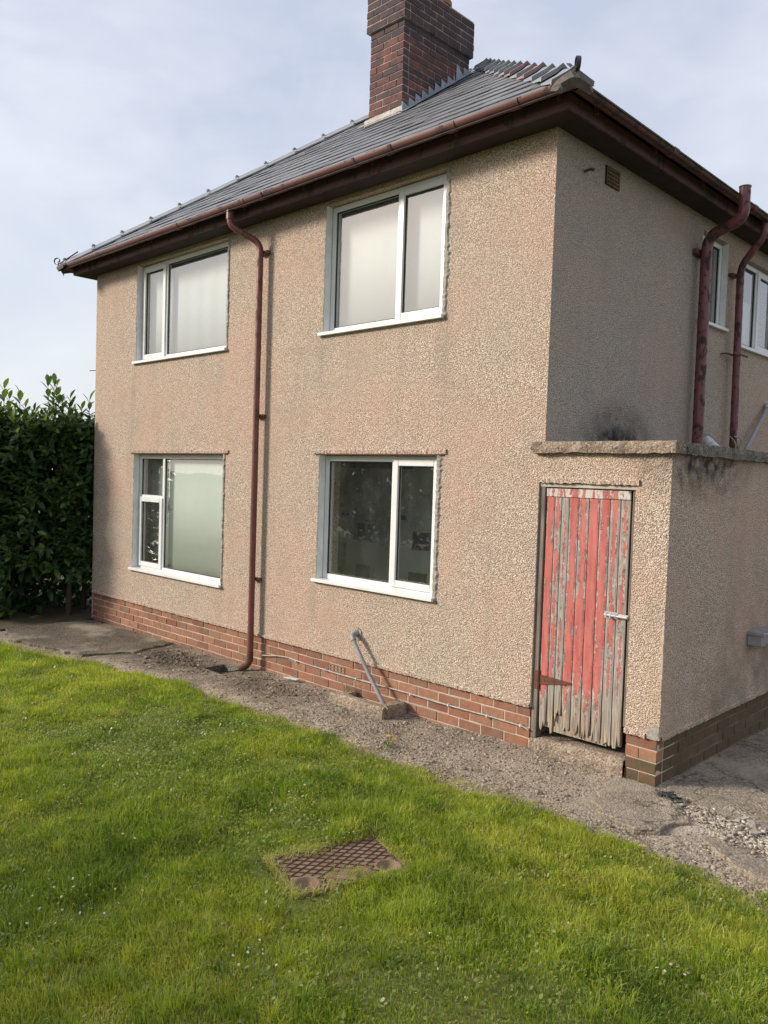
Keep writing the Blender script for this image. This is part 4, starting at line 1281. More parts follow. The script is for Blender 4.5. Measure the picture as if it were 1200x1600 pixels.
c.build('vent_terminal', MAT['pipe_dark'], soil, True)

EXY = 3.40
sp = MB(); sp.tube([(0.10, EXY + .03, 2.62), (0.10, EXY, 4.36)], 0.038, 16)
thin = sp.build('downpipe', MAT['pipe_dark'], house, True)
thin['label'] = 'thinner dark red downpipe on the shaded flank'
c = MB()
c.tube(arc((0.10, EXY, 4.34), (0.10, EXY, 4.44), (0.17, EXY, 4.52)) + arc((0.28, EXY, 4.66), (0.335, EXY, 4.73), (GO, EXY, GZ - .05)), 0.036, 16)
c.build('swan_neck', MAT['pipe_dark'], thin, True)
c = MB(); collar(c, (0.10, EXY, 4.38), 0.039); c.box((0.004, EXY - .08, 4.33), (0.06, EXY + .08, 4.36), 0.003)
c.build('pipe_socket', MAT['pipe_dark'], thin, True)
c = MB(); c.tube([(0.10, EXY + .03, 2.66)] + arc((0.10, EXY + .03, 2.58), (0.10, EXY + .03, 2.50), (0.17, EXY + .12, 2.46)) + [(0.20, EXY + .17, 2.445)], [.038] * 8 + [.043], 16)
c.build('pipe_shoe', MAT['rust'], thin, True)
c = MB(); c.box((0.055, EXY - .17, 3.50), (0.062, EXY + .21, 3.52)); c.box((0.138, EXY - .17, 3.50), (0.145, EXY + .21, 3.52)); c.box((0.001, EXY - .165, 3.503), (0.055, EXY - .15, 3.517))
c.build('pipe_strap', MAT['rust'], thin)
# grey waste from the bathroom, leaning down to the outhouse roof, with a white fitting at the wall
c = MB(); c.tube([(0.05, 4.53, 3.05), (0.13, 3.62, 2.44)], 0.024, 12)
wp = c.build('waste_pipe', MAT['greyplastic'], house, True); wp['label'] = 'dark grey sloping waste pipe low on the flank'
c = MB(); c.tube([(-0.01, 4.60, 3.10), (0.05, 4.58, 3.09), (0.065, 4.50, 3.03)], 0.036, 12); c.build('pipe_elbow', MAT['white'], wp, True)
# white capped stub beside the soil pipe
c = MB()
c.tube([(-0.01, 2.88, 2.60), (0.05, 2.86, 2.575), (0.20, 2.74, 2.475)], 0.055, 16)
st_ = c.build('waste_stub', MAT['white'], house, True)
c = MB(); c.tube([(-0.005, 2.885, 2.605), (0.045, 2.865, 2.58)], 0.068, 14); c.build('pipe_packing', MAT['greyplastic'], st_, True)
# grey waste from the kitchen sink
c = MB()
c.tube([(-1.985, -0.085, 0.592), (-1.93, -0.10, 0.528), (-1.72, -0.115, 0.285), (-1.50, -0.115, 0.03)], 0.020, 14)
kw = c.build('waste_pipe', MAT['greyplastic'], house, True); kw['label'] = 'pale grey waste pipe slanting into the sink gully'
c = MB(); c.tube([(-2.0, 0.01, 0.607), (-1.998, -0.06, 0.605), (-1.985, -0.085, 0.592), (-1.955, -0.093, 0.558)], 0.027, 14)
c.build('pipe_elbow', MAT['greyplastic'], kw, True)
ragged = MB()
for q in range(12):
    th = q / 12 * 6.283
    ragged.box((-2.0 + .045 * math.cos(th) - .014, -0.012, .605 + .045 * math.sin(th) - .014), (-2.0 + .045 * math.cos(th) + .014, 0.002, .605 + .045 * math.sin(th) + .014), 0.003, 0.004)
ragged.build('mortar_patch', MAT['cement'], kw)

# ------------------------------------------------------------------ outhouse (coal store)
out = empty('outhouse', (0.5, 0, 0))
tag(out, 'flat-roofed pebbledashed outhouse with a concrete slab top and peeling red plank door', 'outhouse')
def ochild(mb, name, mat, smooth=False):
    o = mb.build(name, mat, None, smooth)
    o.parent = out
    o.matrix_parent_inverse = Matrix.Translation((-0.5, 0, 0))
    return o
DX0, DX1, DZ1 = -0.04, 0.762, 2.10
OD = 4.3
m = MB()
fm = front
def q(mb, a, b, c, d, f):
    mb.add([f(a, c, 0), f(b, c, 0), f(b, d, 0), f(a, d, 0)], [(0, 1, 2, 3)])
q(m, DX0, EX, DZ1, ZS0, front)
q(m, DX1, EX, ZP, DZ1, front)
m.add([(DX1, 0, ZP), (DX1, 0, DZ1), (DX1, .11, DZ1), (DX1, .11, ZP)], [(0, 1, 2, 3)])
m.add([(DX0, 0, DZ1), (DX1, 0, DZ1), (DX1, .11, DZ1), (DX0, .11, DZ1)], [(0, 1, 2, 3)])
m.add([(EX, 0, ZP), (EX, OD, ZP), (EX, OD, ZS0), (EX, 0, ZS0)], [(0, 1, 2, 3)])
m.add([(DX0, OD, -.1), (EX, OD, -.1), (EX, OD, ZS0), (DX0, OD, ZS0)], [(0, 1, 2, 3)])
# bottom edge of the render, 18 mm deep
m.add([(DX1, 0, ZP), (EX, 0, ZP), (EX, .02, ZP), (DX1, .02, ZP)], [(0, 1, 2, 3)])
m.add([(EX, 0, ZP), (EX, OD, ZP), (EX - .02, OD, ZP), (EX - .02, 0, ZP)], [(0, 1, 2, 3)])
ochild(m, 'wall', MAT['dash'])
sideo = lambda u, v, d: (EX - d, u, v)
def reparent(o):
    o.parent = out; o.matrix_parent_inverse = Matrix.Translation((-0.5, 0, 0)); return o
reparent(ragged_strip('render_lip', front, DX1 - 0.005, EX - 0.10, ZP, (-0.012, 0.004), (0.02, 0.04), 0.010, None, MAT['dash'], False))
reparent(ragged_strip('render_lip', sideo, 0.02, OD, ZP, (-0.014, -0.002), (0.02, 0.035), 0.012, None, MAT['dash'], False))
reparent(ragged_strip('render_lip', front, DX0, DX1 + .03, DZ1, (-0.012, 0.004), (0.02, 0.045), 0.012, None, MAT['dash'], False))
# patch of bare mortar where render has fallen from the corner
m = MB()
m.prism([(0.925, -.003, ZP - .002), (1.0, -.003, ZP - .004), (1.016, -.003, ZP + .02), (1.017, -.003, ZP + .10), (0.985, -.003, ZP + .105), (0.965, -.003, ZP + .085), (0.93, -.003, ZP + .075)], (0, .012, 0))
ochild(m, 'render_patch', MAT['cement'])
m = MB()
for zz in np.arange(ZP + .32, ZP + .75, .035):
    m.box((EX - .012 - random.uniform(0, .012), -.004, zz), (EX + .003, .012, zz + .036), 0.003, 0.003)
ochild(m, 'render_patch', MAT['mortar'])
# brick plinth under the pier and along the flank
m = MB().box((DX1 + .008, .0215, -.12), (EX - .0235, .30, ZP - .001))
ochild(m, 'plinth_mortar', MAT['mortar'])
m = MB().box((EX - .12, .301, -.12), (EX - .024, OD, ZP - .0015))
ochild(m, 'plinth_mortar', MAT['mortar_dirty'])
def obrick(meshes, loc, sx, rz=0):
    o = brick(meshes, out, (loc[0] - 0.5, loc[1], loc[2]), sx, rz)
    return o
for c_ in range(5):
    z0 = ZP - CO * (c_ + 1)
    ms = B_RED if c_ < 2 else B_MOSS
    if c_ % 2 == 0:
        obrick(ms, (DX1, .016, z0), (EX - .018 - DX1) / BR)
    else:
        mid = DX1 + 0.105
        obrick(ms, (DX1, .017, z0), (mid - DX1) / BR); obrick(ms, (mid, .015, z0), (EX - .018 - mid) / BR)
    y = 0.122 if True else 0
    first = True
    while y < 3.0:
        ln = (BR / 2 if c_ % 2 == 0 else BR) if first else BR
        obrick(B_MOSS, (EX - .018 + random.uniform(-.003, .003), y, z0), ln / BR, math.pi / 2)
        y += ln; first = False
rest = MB()
for c_ in range(5):
    y = 3.0
    while y < OD: rest.box((EX - .1, y + .005, ZP - CO * (c_ + 1) + .005), (EX - .018, y + BR - .005, ZP - CO * c_ - .005)); y += BR
o = ochild(rest, 'rear_brickwork', MAT['brick_mossy']); o['kind'] = 'stuff'
# slab roof with worn edges: brown front strip, darker concrete behind
def lumpy_slab(x0, x1, y0, y1, z0, z1, mat, name, axis, step=0.05, jit=0.006):
    m = MB(); n = int(((x1 - x0) if axis == 'x' else (y1 - y0)) / step)
    prev = None
    for i in range(n + 1):
        t = i / n; J = lambda k=1.0: random.uniform(-jit, jit) * k
        if axis == 'x':
            x = x0 + (x1 - x0) * t
            ring = [(x, y0 + J(), z0 + J()), (x, y0 + J(.6) - .002, (z0 + z1) / 2), (x, y0 + .008 + J(), z1 - .004 + J(.7)), (x, y0 + .03, z1 + J(.4)), (x, y1, z1), (x, y1, z0)]
        else:
            y = y0 + (y1 - y0) * t
            ring = [(x1 + J(), y, z0 + J()), (x1 + J(.6) + .002, y, (z0 + z1) / 2), (x1 - .008 + J(), y, z1 - .004 + J(.7)), (x1 - .03, y, z1 + J(.4)), (x0, y, z1), (x0, y, z0)]
        if prev: m.add(prev + ring, [(k, (k + 1) % 6, 6 + (k + 1) % 6, 6 + k) for k in range(6)])
        else: m.add(ring, [tuple(range(6))])
        prev = ring
    m.add(prev, [tuple(range(6))[::-1]])
    return ochild(m, name, mat)
lumpy_slab(-0.095, 1.062, -0.05, 0.13, ZS0, ZS1, MAT['slab'], 'roof_slab', 'x')
lumpy_slab(0.002, 1.066, 0.125, OD + .05, ZS0 - .003, ZS1 - .002, MAT['slab_dark'], 'roof_slab', 'y')
# step
m = MB()
n = 16; prev = None
for i in range(n + 1):
    x = DX0 + 0.002 + (DX1 - DX0 - .004) * i / n
    zt = 0.105 + 0.030 * i / n + random.uniform(-.006, .006)
    ring = [(x, -0.006 + random.uniform(-.008, .008), -0.08), (x, -0.002 + random.uniform(-.008, .006), zt * .55), (x, 0.008 + random.uniform(-.006, .006), zt - .012), (x, 0.03 + random.uniform(-.008, .008), zt), (x, 0.26, zt + .004), (x, 0.26, -.08)]
    if prev: m.add(prev + ring, [(k, (k + 1) % 6, 6 + (k + 1) % 6, 6 + k) for k in range(6)])
    prev = ring
ochild(m, 'step', MAT['slab'])
# near-black sheets standing in for the unlit inside behind the door
m = MB(); m.box((DX0 + .002, 0.27, -.05), (EX - .05, 0.275, ZS0 - .01)); m.box((DX0 + .003, .12, -0.06), (DX0 + .0035, .27, ZS0)); m.box((DX1 + .06, .12, -0.06), (DX1 + .0605, .27, ZS0))
ochild(m, 'dark_backing', MAT['dark'])

# door frame
m = MB()
m.box((DX0 + .001, 0.018, 0.10), (0.010, 0.10, DZ1 - .035), 0.004, 0.002)
fr = ochild(m, 'door_frame', MAT['oldwood'])
m = MB(); m.box((DX0 + .0005, 0.012, DZ1 - .036), (DX1 - .001, 0.10, DZ1 - .001), 0.003, 0.002); m.build('frame_head', MAT['palewood'], fr).matrix_parent_inverse = fr.matrix_world.inverted()
m = MB(); m.box((DX1 - .034, 0.030, 0.36), (DX1 - .002, 0.10, DZ1 - .036), 0.003, 0.002); m.build('frame_jamb', MAT['oldwood'], fr).matrix_parent_inverse = fr.matrix_world.inverted()

# door: nine boards on ledges, rotted at the foot
door = bpy.data.objects.new('door', None); COL.objects.link(door); door.parent = out; door.matrix_parent_inverse = Matrix.Translation((-0.5, 0, 0))
door['label'] = 'plank door with peeling red paint and a rotten foot'
bx_ = [0.016, 0.090, 0.150, 0.216, 0.298, 0.384, 0.470, 0.556, 0.638, 0.716]
paint = [0.58, 0.42, 0.32, 0.54, 0.51, 0.62, 0.53, 0.40, 0.38]
foot0 = [0.172, 0.170, 0.255, 0.200, 0.196, 0.190, 0.188, 0.186, 0.188]
YF = 0.030
for i in range(9):
    a, b = bx_[i] + .003, bx_[i + 1] - .003
    n = 7
    top = DZ1 - .112
    zs_ = [None] * n
    # columns of vertices across the board, rows down it; ragged foot
    cols = [a + (b - a) * k / (n - 1) for k in range(n)]
    foot = [foot0[i] + random.uniform(-.006, .04) * (1.7 if i in (1, 2, 3) else 1.0) + (0.10 * random.random() if random.random() < .25 else 0) for _ in range(n)]
    pinch = random.uniform(.05, .22)
    rows_ = [top, 1.6, 1.2, 0.8, 0.45, None]
    V, Fc, eg = [], [], []
    for th in (0.0, 0.020):
        for r_ in rows_:
            for k in range(n):
                z_ = r_ if r_ is not None else foot[k]
                rd = 0.0025 if (th == 0 and k in (0, n - 1)) else 0.0
                wv = (1 - pinch) if r_ is None else (1 - pinch * .35 if r_ == 0.45 else 1)
                V.append((((a + b) / 2 + (cols[k] - (a + b) / 2) * wv), YF + th + rd + (random.uniform(0, .004) if (r_ is None and th == 0) else 0), z_))
                eg.append(abs(k / (n - 1) - 0.5) * 2)
    R_ = len(rows_); off = R_ * n
    for r_ in range(R_ - 1):
        for k in range(n - 1):
            p = r_ * n + k
            Fc.append((p, p + n, p + n + 1, p + 1)); Fc.append((off + p, off + p + 1, off + p + n + 1, off + p + n))
    for r_ in range(R_ - 1):
        for k in (0, n - 1):
            p = r_ * n + k
            Fc.append((p, p + n, off + p + n, off + p))
    for k in range(n - 1):
        Fc.append((k, k + 1, off + k + 1, off + k)); p = (R_ - 1) * n + k; Fc.append((p, p + 1, off + p + 1, off + p))
    mb = MB().add(V, Fc)
    me = mb.mesh('plank', MAT['planks'])
    at = me.attributes.new('edge', 'FLOAT', 'POINT'); at.data.foreach_set('value', np.array(eg, dtype=np.float32))
    o = link('plank', me, None, door); o['paint'] = paint[i]
m = MB(); m.box((0.016, YF - .004, DZ1 - .108), (0.712, YF + .018, DZ1 - .044), 0.003, 0.002)
o = m.build('top_rail', MAT['planks'], door); o['paint'] = 0.31; o['pale'] = 1.0
m = MB(); m.box((0.02, YF + .0215, 0.20), (0.71, YF + .045, 0.31), 0.003); m.box((0.02, YF + .0215, 1.75), (0.71, YF + .045, 1.87), 0.003)
o = m.build('ledge', MAT['planks'], door); o['paint'] = 0.1
# foot strip left showing where boards have rotted
m = MB(); m.box((0.15, YF + .012, 0.182), (0.60, YF + .0205, 0.225), 0.002, 0.003); o = m.build('foot_rail', MAT['planks'], door); o['paint'] = 0.0
# tee hinge
m = MB()
m.prism([(0.018, YF - .006, 0.525), (0.30, YF - .006, 0.578), (0.30, YF - .006, 0.592), (0.018, YF - .006, 0.605)], (0, .005, 0))
m.box((-0.022, YF - .018, 0.49), (0.014, YF - .008, 0.635), 0.002)
m.tube([(0.014, YF - .008, 0.485), (0.014, YF - .008, 0.64)], 0.007, 8)
for xx in (0.06, 0.15, 0.24): m.tube([(xx, YF - .006, .566), (xx, YF - .010, .566)], 0.007, 8)
m.build('hinge', MAT['rust'], door)
# tower bolt with a hasp
m = MB()
m.box((0.548, YF - .005, 1.128), (0.655, YF - .0005, 1.175), 0.001)
m.tube([(0.555, YF - .016, 1.152), (0.735, YF - .018, 1.150)], 0.0085, 10)
for xx in (0.565, 0.60, 0.64): m.box((xx, YF - .026, 1.140), (xx + .012, YF - .004, 1.164), 0.003)
m.box((0.60, YF - .032, 1.130), (0.612, YF - .012, 1.150), 0.002)
m.box((0.66, YF - .012, 1.136), (0.742, YF - .005, 1.168), 0.002)
m.build('bolt', MAT['galv'], door)

# grey trough box on the shaded flank, at the picture's edge
m = MB()
m.box((EX + .001, 1.545, 0.81), (EX + .12, 2.6, 0.90), 0.006)
m.box((EX + .0005, 1.535, 0.897), (EX + .135, 2.61, 0.925), 0.004)
tb = ochild(m, 'wall_trough', MAT['greyplastic'])
m = MB()
for yy, zz in ((1.61, .911), (1.66, .832)): m.tube([(EX + .118, yy, zz), (EX + .142, yy, zz)], 0.009, 8)
o = m.build('screw_head', MAT['galv']); o.parent = tb; o.matrix_parent_inverse = tb.matrix_world.inverted()

# ------------------------------------------------------------------ small things on and near the house
# concrete kerb round the sink gully
sur = MB()
def kerb(p0, p1, w, z0, z1):
    p0, p1 = Vector(p0), Vector(p1); d = (p1 - p0).normalized(); s = Vector((-d.y, d.x, 0)) * w
    n = max(3, int((p1 - p0).length / .05)); prev = None
    J = lambda: random.uniform(-.006, .006)
    for i in range(n + 1):
        c = p0 + (p1 - p0) * i / n
        ring = [c - s + Vector((J(), J(), z0)), c - s * .92 + Vector((J(), J(), z1 - .02 + J())), c - s * .6 + Vector((J(), J(), z1 + J())), c + s * .6 + Vector((J(), J(), z1 + J())), c + s * .92 + Vector((J(), J(), z1 - .02 + J())), c + s + Vector((J(), J(), z0))]
        if prev: sur.add(prev + ring, [(k, k + 1, 7 + k, 6 + k) for k in range(5)])
        else: sur.add(ring, [tuple(range(6))])
        prev = ring
    sur.add(prev, [tuple(range(6))[::-1]])
kerb((-2.05, -0.245, 0), (-1.36, -0.245, 0), 0.055, -0.06, 0.085)
kerb((-1.395, -0.25, 0), (-1.385, -0.01, 0), 0.062, -0.06, 0.095)
kerb((-2.02, -0.20, 0), (-2.02, -0.01, 0), 0.05, -0.06, 0.05)
o = sur.build('gully_kerb', MAT['slab'])
tag(o, 'low rough concrete kerb around the sink gully at the foot of the slanting grey pipe', 'gully kerb')
def pit(h, name, depth=0.35):
    m = MB()
    a, b, c, d = h
    z = gz(a) + 0.012
    m.add([(a, c, z), (b, c, z), (b, d, z), (a, d, z), (a, c, z - depth), (b, c, z - depth), (b, d, z - depth), (a, d, z - depth)],
          [(0, 1, 5, 4), (1, 2, 6, 5), (2, 3, 7, 6), (3, 0, 4, 7), (4, 5, 6, 7)])
    o = m.build(name, MAT['slab_dark']); tag(o, kind='structure')
pit(HOLE1, 'gully_pit'); pit(HOLE2, 'gully_pit')

# cable clipped along the plinth
cab = empty('cable', (-3.44, -0.01, 0.12))
tag(cab, 'thin pale cable clipped along the brick plinth from downpipe to door', 'cable')
pts = [(-3.50, -0.012, 0.135), (-3.36, -0.006, 0.150), (-3.22, -0.002, 0.175), (-3.05, -0.004, 0.190), (-2.8, -0.002, 0.178)]
for x in np.arange(-2.5, -0.04, 0.3): pts.append((x, -0.002 - random.uniform(0, .004), 0.172 + random.uniform(-.005, .005)))
pts.append((-0.045, 0.0, 0.155))
o = MB().tube(pts, 0.0065, 8).build('cable_run', MAT['cable'], cab, True); o.matrix_parent_inverse = Matrix.Translation((3.44, .01, -.12))
me_clip = MB().box((-.007, -.012, -.011), (.007, .012, .011), 0.002).mesh('clip', MAT['white'])
for x in (-2.9, -2.45, -2.0, -1.73, -1.30, -0.86, -0.45, -0.12):
    o = link('clip', me_clip, None, cab); o.location = (x + 3.44, -0.002 + .01, 0.172 - .12)
# loop of wire hung round the thin downpipe's foot
pts = [(0.13 + .05 * math.sin(t * 1.7), EXY - .02 + .075 * math.sin(t), 2.55 + .10 * math.cos(t)) for t in np.arange(0, 9.2, .35)]
o = MB().tube(pts, 0.0055, 6).build('wire_loop', MAT['cable'], None, True)
tag(o, 'loose loop of pale wire hung on the thin downpipe foot on the flat roof', 'wire')

# manhole cover in the lawn
mh = empty('manhole_cover', (COVER_C.x, COVER_C.y, COVER_Z)); mh.rotation_euler = (0, 0, COVER_A)
tag(mh, 'rusty rectangular iron manhole cover with a diamond pattern set in the lawn', 'manhole cover')
bowls = [(-0.235, -0.125), (0.235, -0.125)]
nx_, ny_ = 110, 74
xs = np.linspace(-COVER_L / 2 + .012, COVER_L / 2 - .012, nx_); ys = np.linspace(-COVER_W / 2 + .012, COVER_W / 2 - .012, ny_)
def plate_z(x, y):
    z = np.zeros_like(x)
    for bxx, byy in bowls:
        rr = np.hypot(x - bxx, y - byy) / 0.058
        z = np.where(rr < 1, -0.036 * np.sqrt(np.clip(1 - rr ** 2, 0, 1)), z + 0.004 * np.exp(-((rr - 1.12) / .12) ** 2))
    pl = (np.abs(x) < 0.125) & (np.abs(y + 0.125) < 0.036)
    return z + np.where(pl, 0.004, 0)
pm = grid_mesh(xs, ys, plate_z, MAT['iron_cover'], 'plate')
link('plate', pm, None, mh)
lt = MB()
sp_ = 0.052
def bar(p, q):
    p, q = Vector((*p, 0)), Vector((*q, 0)); d = (q - p)
    if d.length < .012: return
    d.normalize(); s = Vector((-d.y, d.x, 0)) * 0.0021
    lt.prism([p - s + Vector((0, 0, -.002)), q - s + Vector((0, 0, -.002)), q + s + Vector((0, 0, -.002)), p + s + Vector((0, 0, -.002))], (0, 0, 0.0065))
def ok(x, y):
    if abs(x) > COVER_L / 2 - .016 or abs(y) > COVER_W / 2 - .016: return False
    if any(math.hypot(x - a, y - b) < 0.074 for a, b in bowls): return False
    return not (abs(x) < .13 and abs(y + .125) < .042)
for ang in (math.radians(32), math.radians(148)):
    dx, dy = math.cos(ang), math.sin(ang)
    for k in range(-14, 15):
        ox, oy = -dy * k * sp_ * .82, dx * k * sp_ * .82
        run_ = None
        for t in np.arange(-0.6, 0.6, 0.006):
            x, y = ox + dx * t, oy + dy * t
            if ok(x, y):
                if run_ is None: run_ = (x, y)
                last = (x, y)
            elif run_ is not None:
                bar(run_, last); run_ = None
o = lt.build('lattice', MAT['iron_groove'], mh); o['kind'] = 'stuff'
rim = MB()
w2, h2 = COVER_L / 2, COVER_W / 2
for a, b in (((-w2, -h2, -.05), (w2, -h2 + .011, .004)), ((-w2, h2 - .011, -.05), (w2, h2, .004)), ((-w2, -h2 + .011, -.05), (-w2 + .011, h2 - .011, .004)), ((w2 - .011, -h2 + .011, -.05), (w2, h2 - .011, .004))):
    rim.box(a, b, 0.002)
rim.build('rim', MAT['iron_cover'], mh)

# ------------------------------------------------------------------ gravel, debris, rubble
PHI = (1 + 5 ** .5) / 2
ICO_V = np.array([(-1, PHI, 0), (1, PHI, 0), (-1, -PHI, 0), (1, -PHI, 0), (0, -1, PHI), (0, 1, PHI), (0, -1, -PHI), (0, 1, -PHI), (PHI, 0, -1), (PHI, 0, 1), (-PHI, 0, -1), (-PHI, 0, 1)]) / math.hypot(1, PHI)
ICO_F = np.array([(0, 11, 5), (0, 5, 1), (0, 1, 7), (0, 7, 10), (0, 10, 11), (1, 5, 9), (5, 11, 4), (11, 10, 2), (10, 7, 6), (7, 1, 8), (3, 9, 4), (3, 4, 2), (3, 2, 6), (3, 6, 8), (3, 8, 9), (4, 9, 5), (2, 4, 11), (6, 2, 10), (8, 6, 7), (9, 8, 1)])
def stones(name, pts, size, tone, mat, flat=0.6):
    n = len(pts)
    V = np.clip(np.repeat(ICO_V[None], n, 0) * (1 + rng.uniform(-.42, .42, (n, 12, 1))), -.72, .72)
    sc = size[:, None] * np.stack([rng.uniform(.7, 1.4, n), rng.uniform(.6, 1.1, n), rng.uniform(flat * .6, flat * 1.2, n)], 1)
    V = V * sc[:, None, :]
    th = rng.uniform(0, 6.28, n); c, s = np.cos(th), np.sin(th)
    x = V[..., 0] * c[:, None] - V[..., 1] * s[:, None]; y = V[..., 0] * s[:, None] + V[..., 1] * c[:, None]
    tl = rng.normal(0, .25, n)[:, None]
    V = np.stack([x, y, V[..., 2] + x * tl], 2) + pts[:, None, :]
    F = (ICO_F[None] + (np.arange(n) * 12)[:, None, None]).reshape(-1, 3)
    return np_mesh(name, V.reshape(-1, 3), F, mat, {'tone': np.repeat(tone, 12)})
def on_path(n, fx, fy, dens):
    out_ = []
    while sum(len(a) for a in out_) < n:
        x = rng.uniform(*fx, n); y = rng.uniform(*fy, n)
        k = (rng.random(n) < dens(x, y)) & (y > edge(x) - 0.04) & (y < -0.012)
        for h in (HOLE1, HOLE2): k &= ~((x > h[0] - .02) & (x < h[1] + .02) & (y > h[2] - .02) & (y < h[3] + .02))
        out_.append(np.stack([x[k], y[k]], 1))
    p = np.concatenate(out_)[:n]
    return np.column_stack([p, path_z(p[:, 0], p[:, 1])])
def dens(x, y):
    d = np.where(x > -1.6, 0.95, np.where(x > -3.0, 0.4, 0.10))
    d = np.where((x > 0.75) & (x < 1.4) & (y > -0.75), 0.10, d)
    d = np.where((x > 1.0) & (y > -.12), 0.06, d)
    return d * np.clip(vnoise(x, y, .3) * 1.6, .15, 1)
P = on_path(10000, (-7.3, 3.0), (-1.2, 0.0), dens)
sz = rng.gamma(2.4, .0022, len(P)) + .0025
P[:, 2] += sz * .05
tone = np.clip(rng.beta(2, 2.4, len(P)) * 1.0, 0, 1)
o = link('gravel', stones('gravel', P, sz, tone, MAT['stones'])); tag(o, 'loose gravel and chippings strewn over the worn path below the wall', 'gravel', kind='stuff')
# pale shattered concrete at the right
def dens2(x, y):
    t = (x - 1.10) / 1.1; yc = -0.13 - 0.36 * t
    return np.exp(-((y - yc) / (.06 + .14 * np.clip(t, 0, 1))) ** 2) * (t > 0) * (t < 1.3)
P = on_path(2200, (1.08, 2.5), (-1.0, 0.0), dens2)
sz = rng.gamma(1.5, .0042, len(P)) + .002
P[:, 2] += sz * .35 + .008
o = link('rubble', stones('rubble', P, sz, np.clip(rng.normal(.72, .2, len(P)), 0, 1), MAT['stones'], .5)); tag(o, 'pale crumbled concrete spread beside the outhouse corner', 'rubble', kind='stuff')
# dark crumbs of leaf mould at the left
def dens3(x, y):
    return np.exp(-(((x + 4.55) / .42) ** 2 + ((y + .42) / .22) ** 2)) + .35 * np.exp(-(((x + 2.9) / .7) ** 2 + ((y + .4) / .2) ** 2))
P = on_path(1100, (-5.4, -1.6), (-1.0, -0.02), dens3)
sz = rng.gamma(1.8, .0036, len(P)) + .002
P[:, 2] += sz * .3
o = link('debris', stones('debris', P, sz, np.clip(rng.normal(.12, .14, len(P)), 0, 1), MAT['stones'], .45)); tag(o, 'dark crumbled leaf mould scattered on the path beneath the hedge-end window', 'debris', kind='stuff')
# the larger fragments, one by one
frag = []
for k in range(4):
    mb = MB(); n = random.randint(5, 7)
    poly = []
    for i in range(n):
        th = 6.283 * i / n + random.uniform(-.3, .3); r_ = random.uniform(.6, 1.1)
        poly.append((r_ * math.cos(th), r_ * math.sin(th) * .7, 0))
    mb.prism(poly, (random.uniform(-.15, .15), random.uniform(-.15, .15), .26))
    frag.append(mb.mesh('concrete_fragment', MAT['rubble']))
spots = []
tries = 0
while len(spots) < 40 and tries < 4000:
    tries += 1
    x, y = random.uniform(1.12, 2.15), random.uniform(-.72, -.05)
    s = random.choice([.02, .024, .028, .034, .045, .06])
    if random.random() < float(dens2(np.array(x), np.array(y))) and all(math.hypot(x - a, y - b) > (s + c) * .8 for a, b, c in spots):
        spots.append((x, y, s))
for i, (x, y, s) in enumerate(spots):
    o = bpy.data.objects.new('concrete_fragment', frag[i % 4]); COL.objects.link(o)
    o.location = (x, y, float(path_z(np.array(x), np.array(y))) + .010); o.scale = (s, s, s)
    o.rotation_euler = (random.gauss(0, .12), random.gauss(0, .12), random.uniform(0, 6.28))
    tag(o, 'small pale broken concrete fragment among the rubble by the outhouse corner', 'concrete fragment', 'broken concrete fragments by the outhouse corner')
m = MB()
for k in range(16):
    c = Vector((1.165 + random.gauss(0, .035), -.12 + random.gauss(0, .022), .022 + random.uniform(0, .02)))
    m.box(c - Vector((.018, .01, .006)) * random.uniform(.5, 1.2), c + Vector((.018, .012, .007)) * random.uniform(.5, 1.3), 0, .008)
o = m.build('scrap_clump', MAT['black']); tag(o, 'small black clump of scrap lying just off the outhouse corner', 'scrap')
o = MB().prism([(-2.985, -.10, .004), (-2.80, -.075, .006), (-2.79, -.045, .01), (-2.93, -.05, .008)], (.003, 0, .008)).build('plastic_scrap', MAT['white'])
tag(o, 'flat white scrap lying on the path against the plinth', 'scrap')
# straw-coloured weed in the joint by the gully
m = MB()
for k in range(12):
    a = Vector((-2.06 + random.gauss(0, .02), -.03 + random.gauss(0, .01), 0.0)); d = Vector((random.gauss(0, .5), random.gauss(-.3, .3), 1.2)).normalized()
    l_ = random.uniform(.08, .2)
    m.tube([a, a + d * l_ * .6, a + d * l_ + Vector((random.gauss(0, .02), -.01, -.015))], [.003, .0025, .001], 5)
o = m.build('dry_weed', MAT['straw']); tag(o, 'dry straw-coloured weed growing against the bricks by the sink gully', 'weed')

# ------------------------------------------------------------------ grass
def blades(name, pts, h, wid, lean, tone, mat, fan=None):
    n = len(pts)
    th = vnoise(pts[:, 0], pts[:, 1], .28) * 14 + vnoise(pts[:, 0], pts[:, 1], .11) * 5 + rng.normal(0, 1.25, n)
    if fan is not None: th = fan + rng.normal(0, .4, n)
    dx, dy = np.cos(th), np.sin(th)
    fa = rng.uniform(0, 6.283, n)
    sx, sy = np.cos(fa) * wid, np.sin(fa) * wid
    V = np.empty((n, 5, 3))
    b = pts
    l1, l2 = lean * .35, lean
    V[:, 0] = b + np.stack([-sx, -sy, np.full(n, -.012)], 1); V[:, 1] = b + np.stack([sx, sy, np.full(n, -.012)], 1)
    mid = b + np.stack([dx * h * l1, dy * h * l1, h * .58], 1)
    V[:, 2] = mid + np.stack([sx, sy, np.zeros(n)], 1) * .8; V[:, 3] = mid - np.stack([sx, sy, np.zeros(n)], 1) * .8
    V[:, 4] = b + np.stack([dx * h * l2, dy * h * l2, h * (1 - .35 * np.clip(lean, 0, 1.2))], 1)
    i = np.arange(n)[:, None] * 5
    F = np.concatenate([i + np.array([[0, 1, 2]]), i + np.array([[0, 2, 3]]), i + np.array([[3, 2, 4]])])
    return np_mesh(name, V.reshape(-1, 3), F, mat, {'tone': np.repeat(tone, 5)})
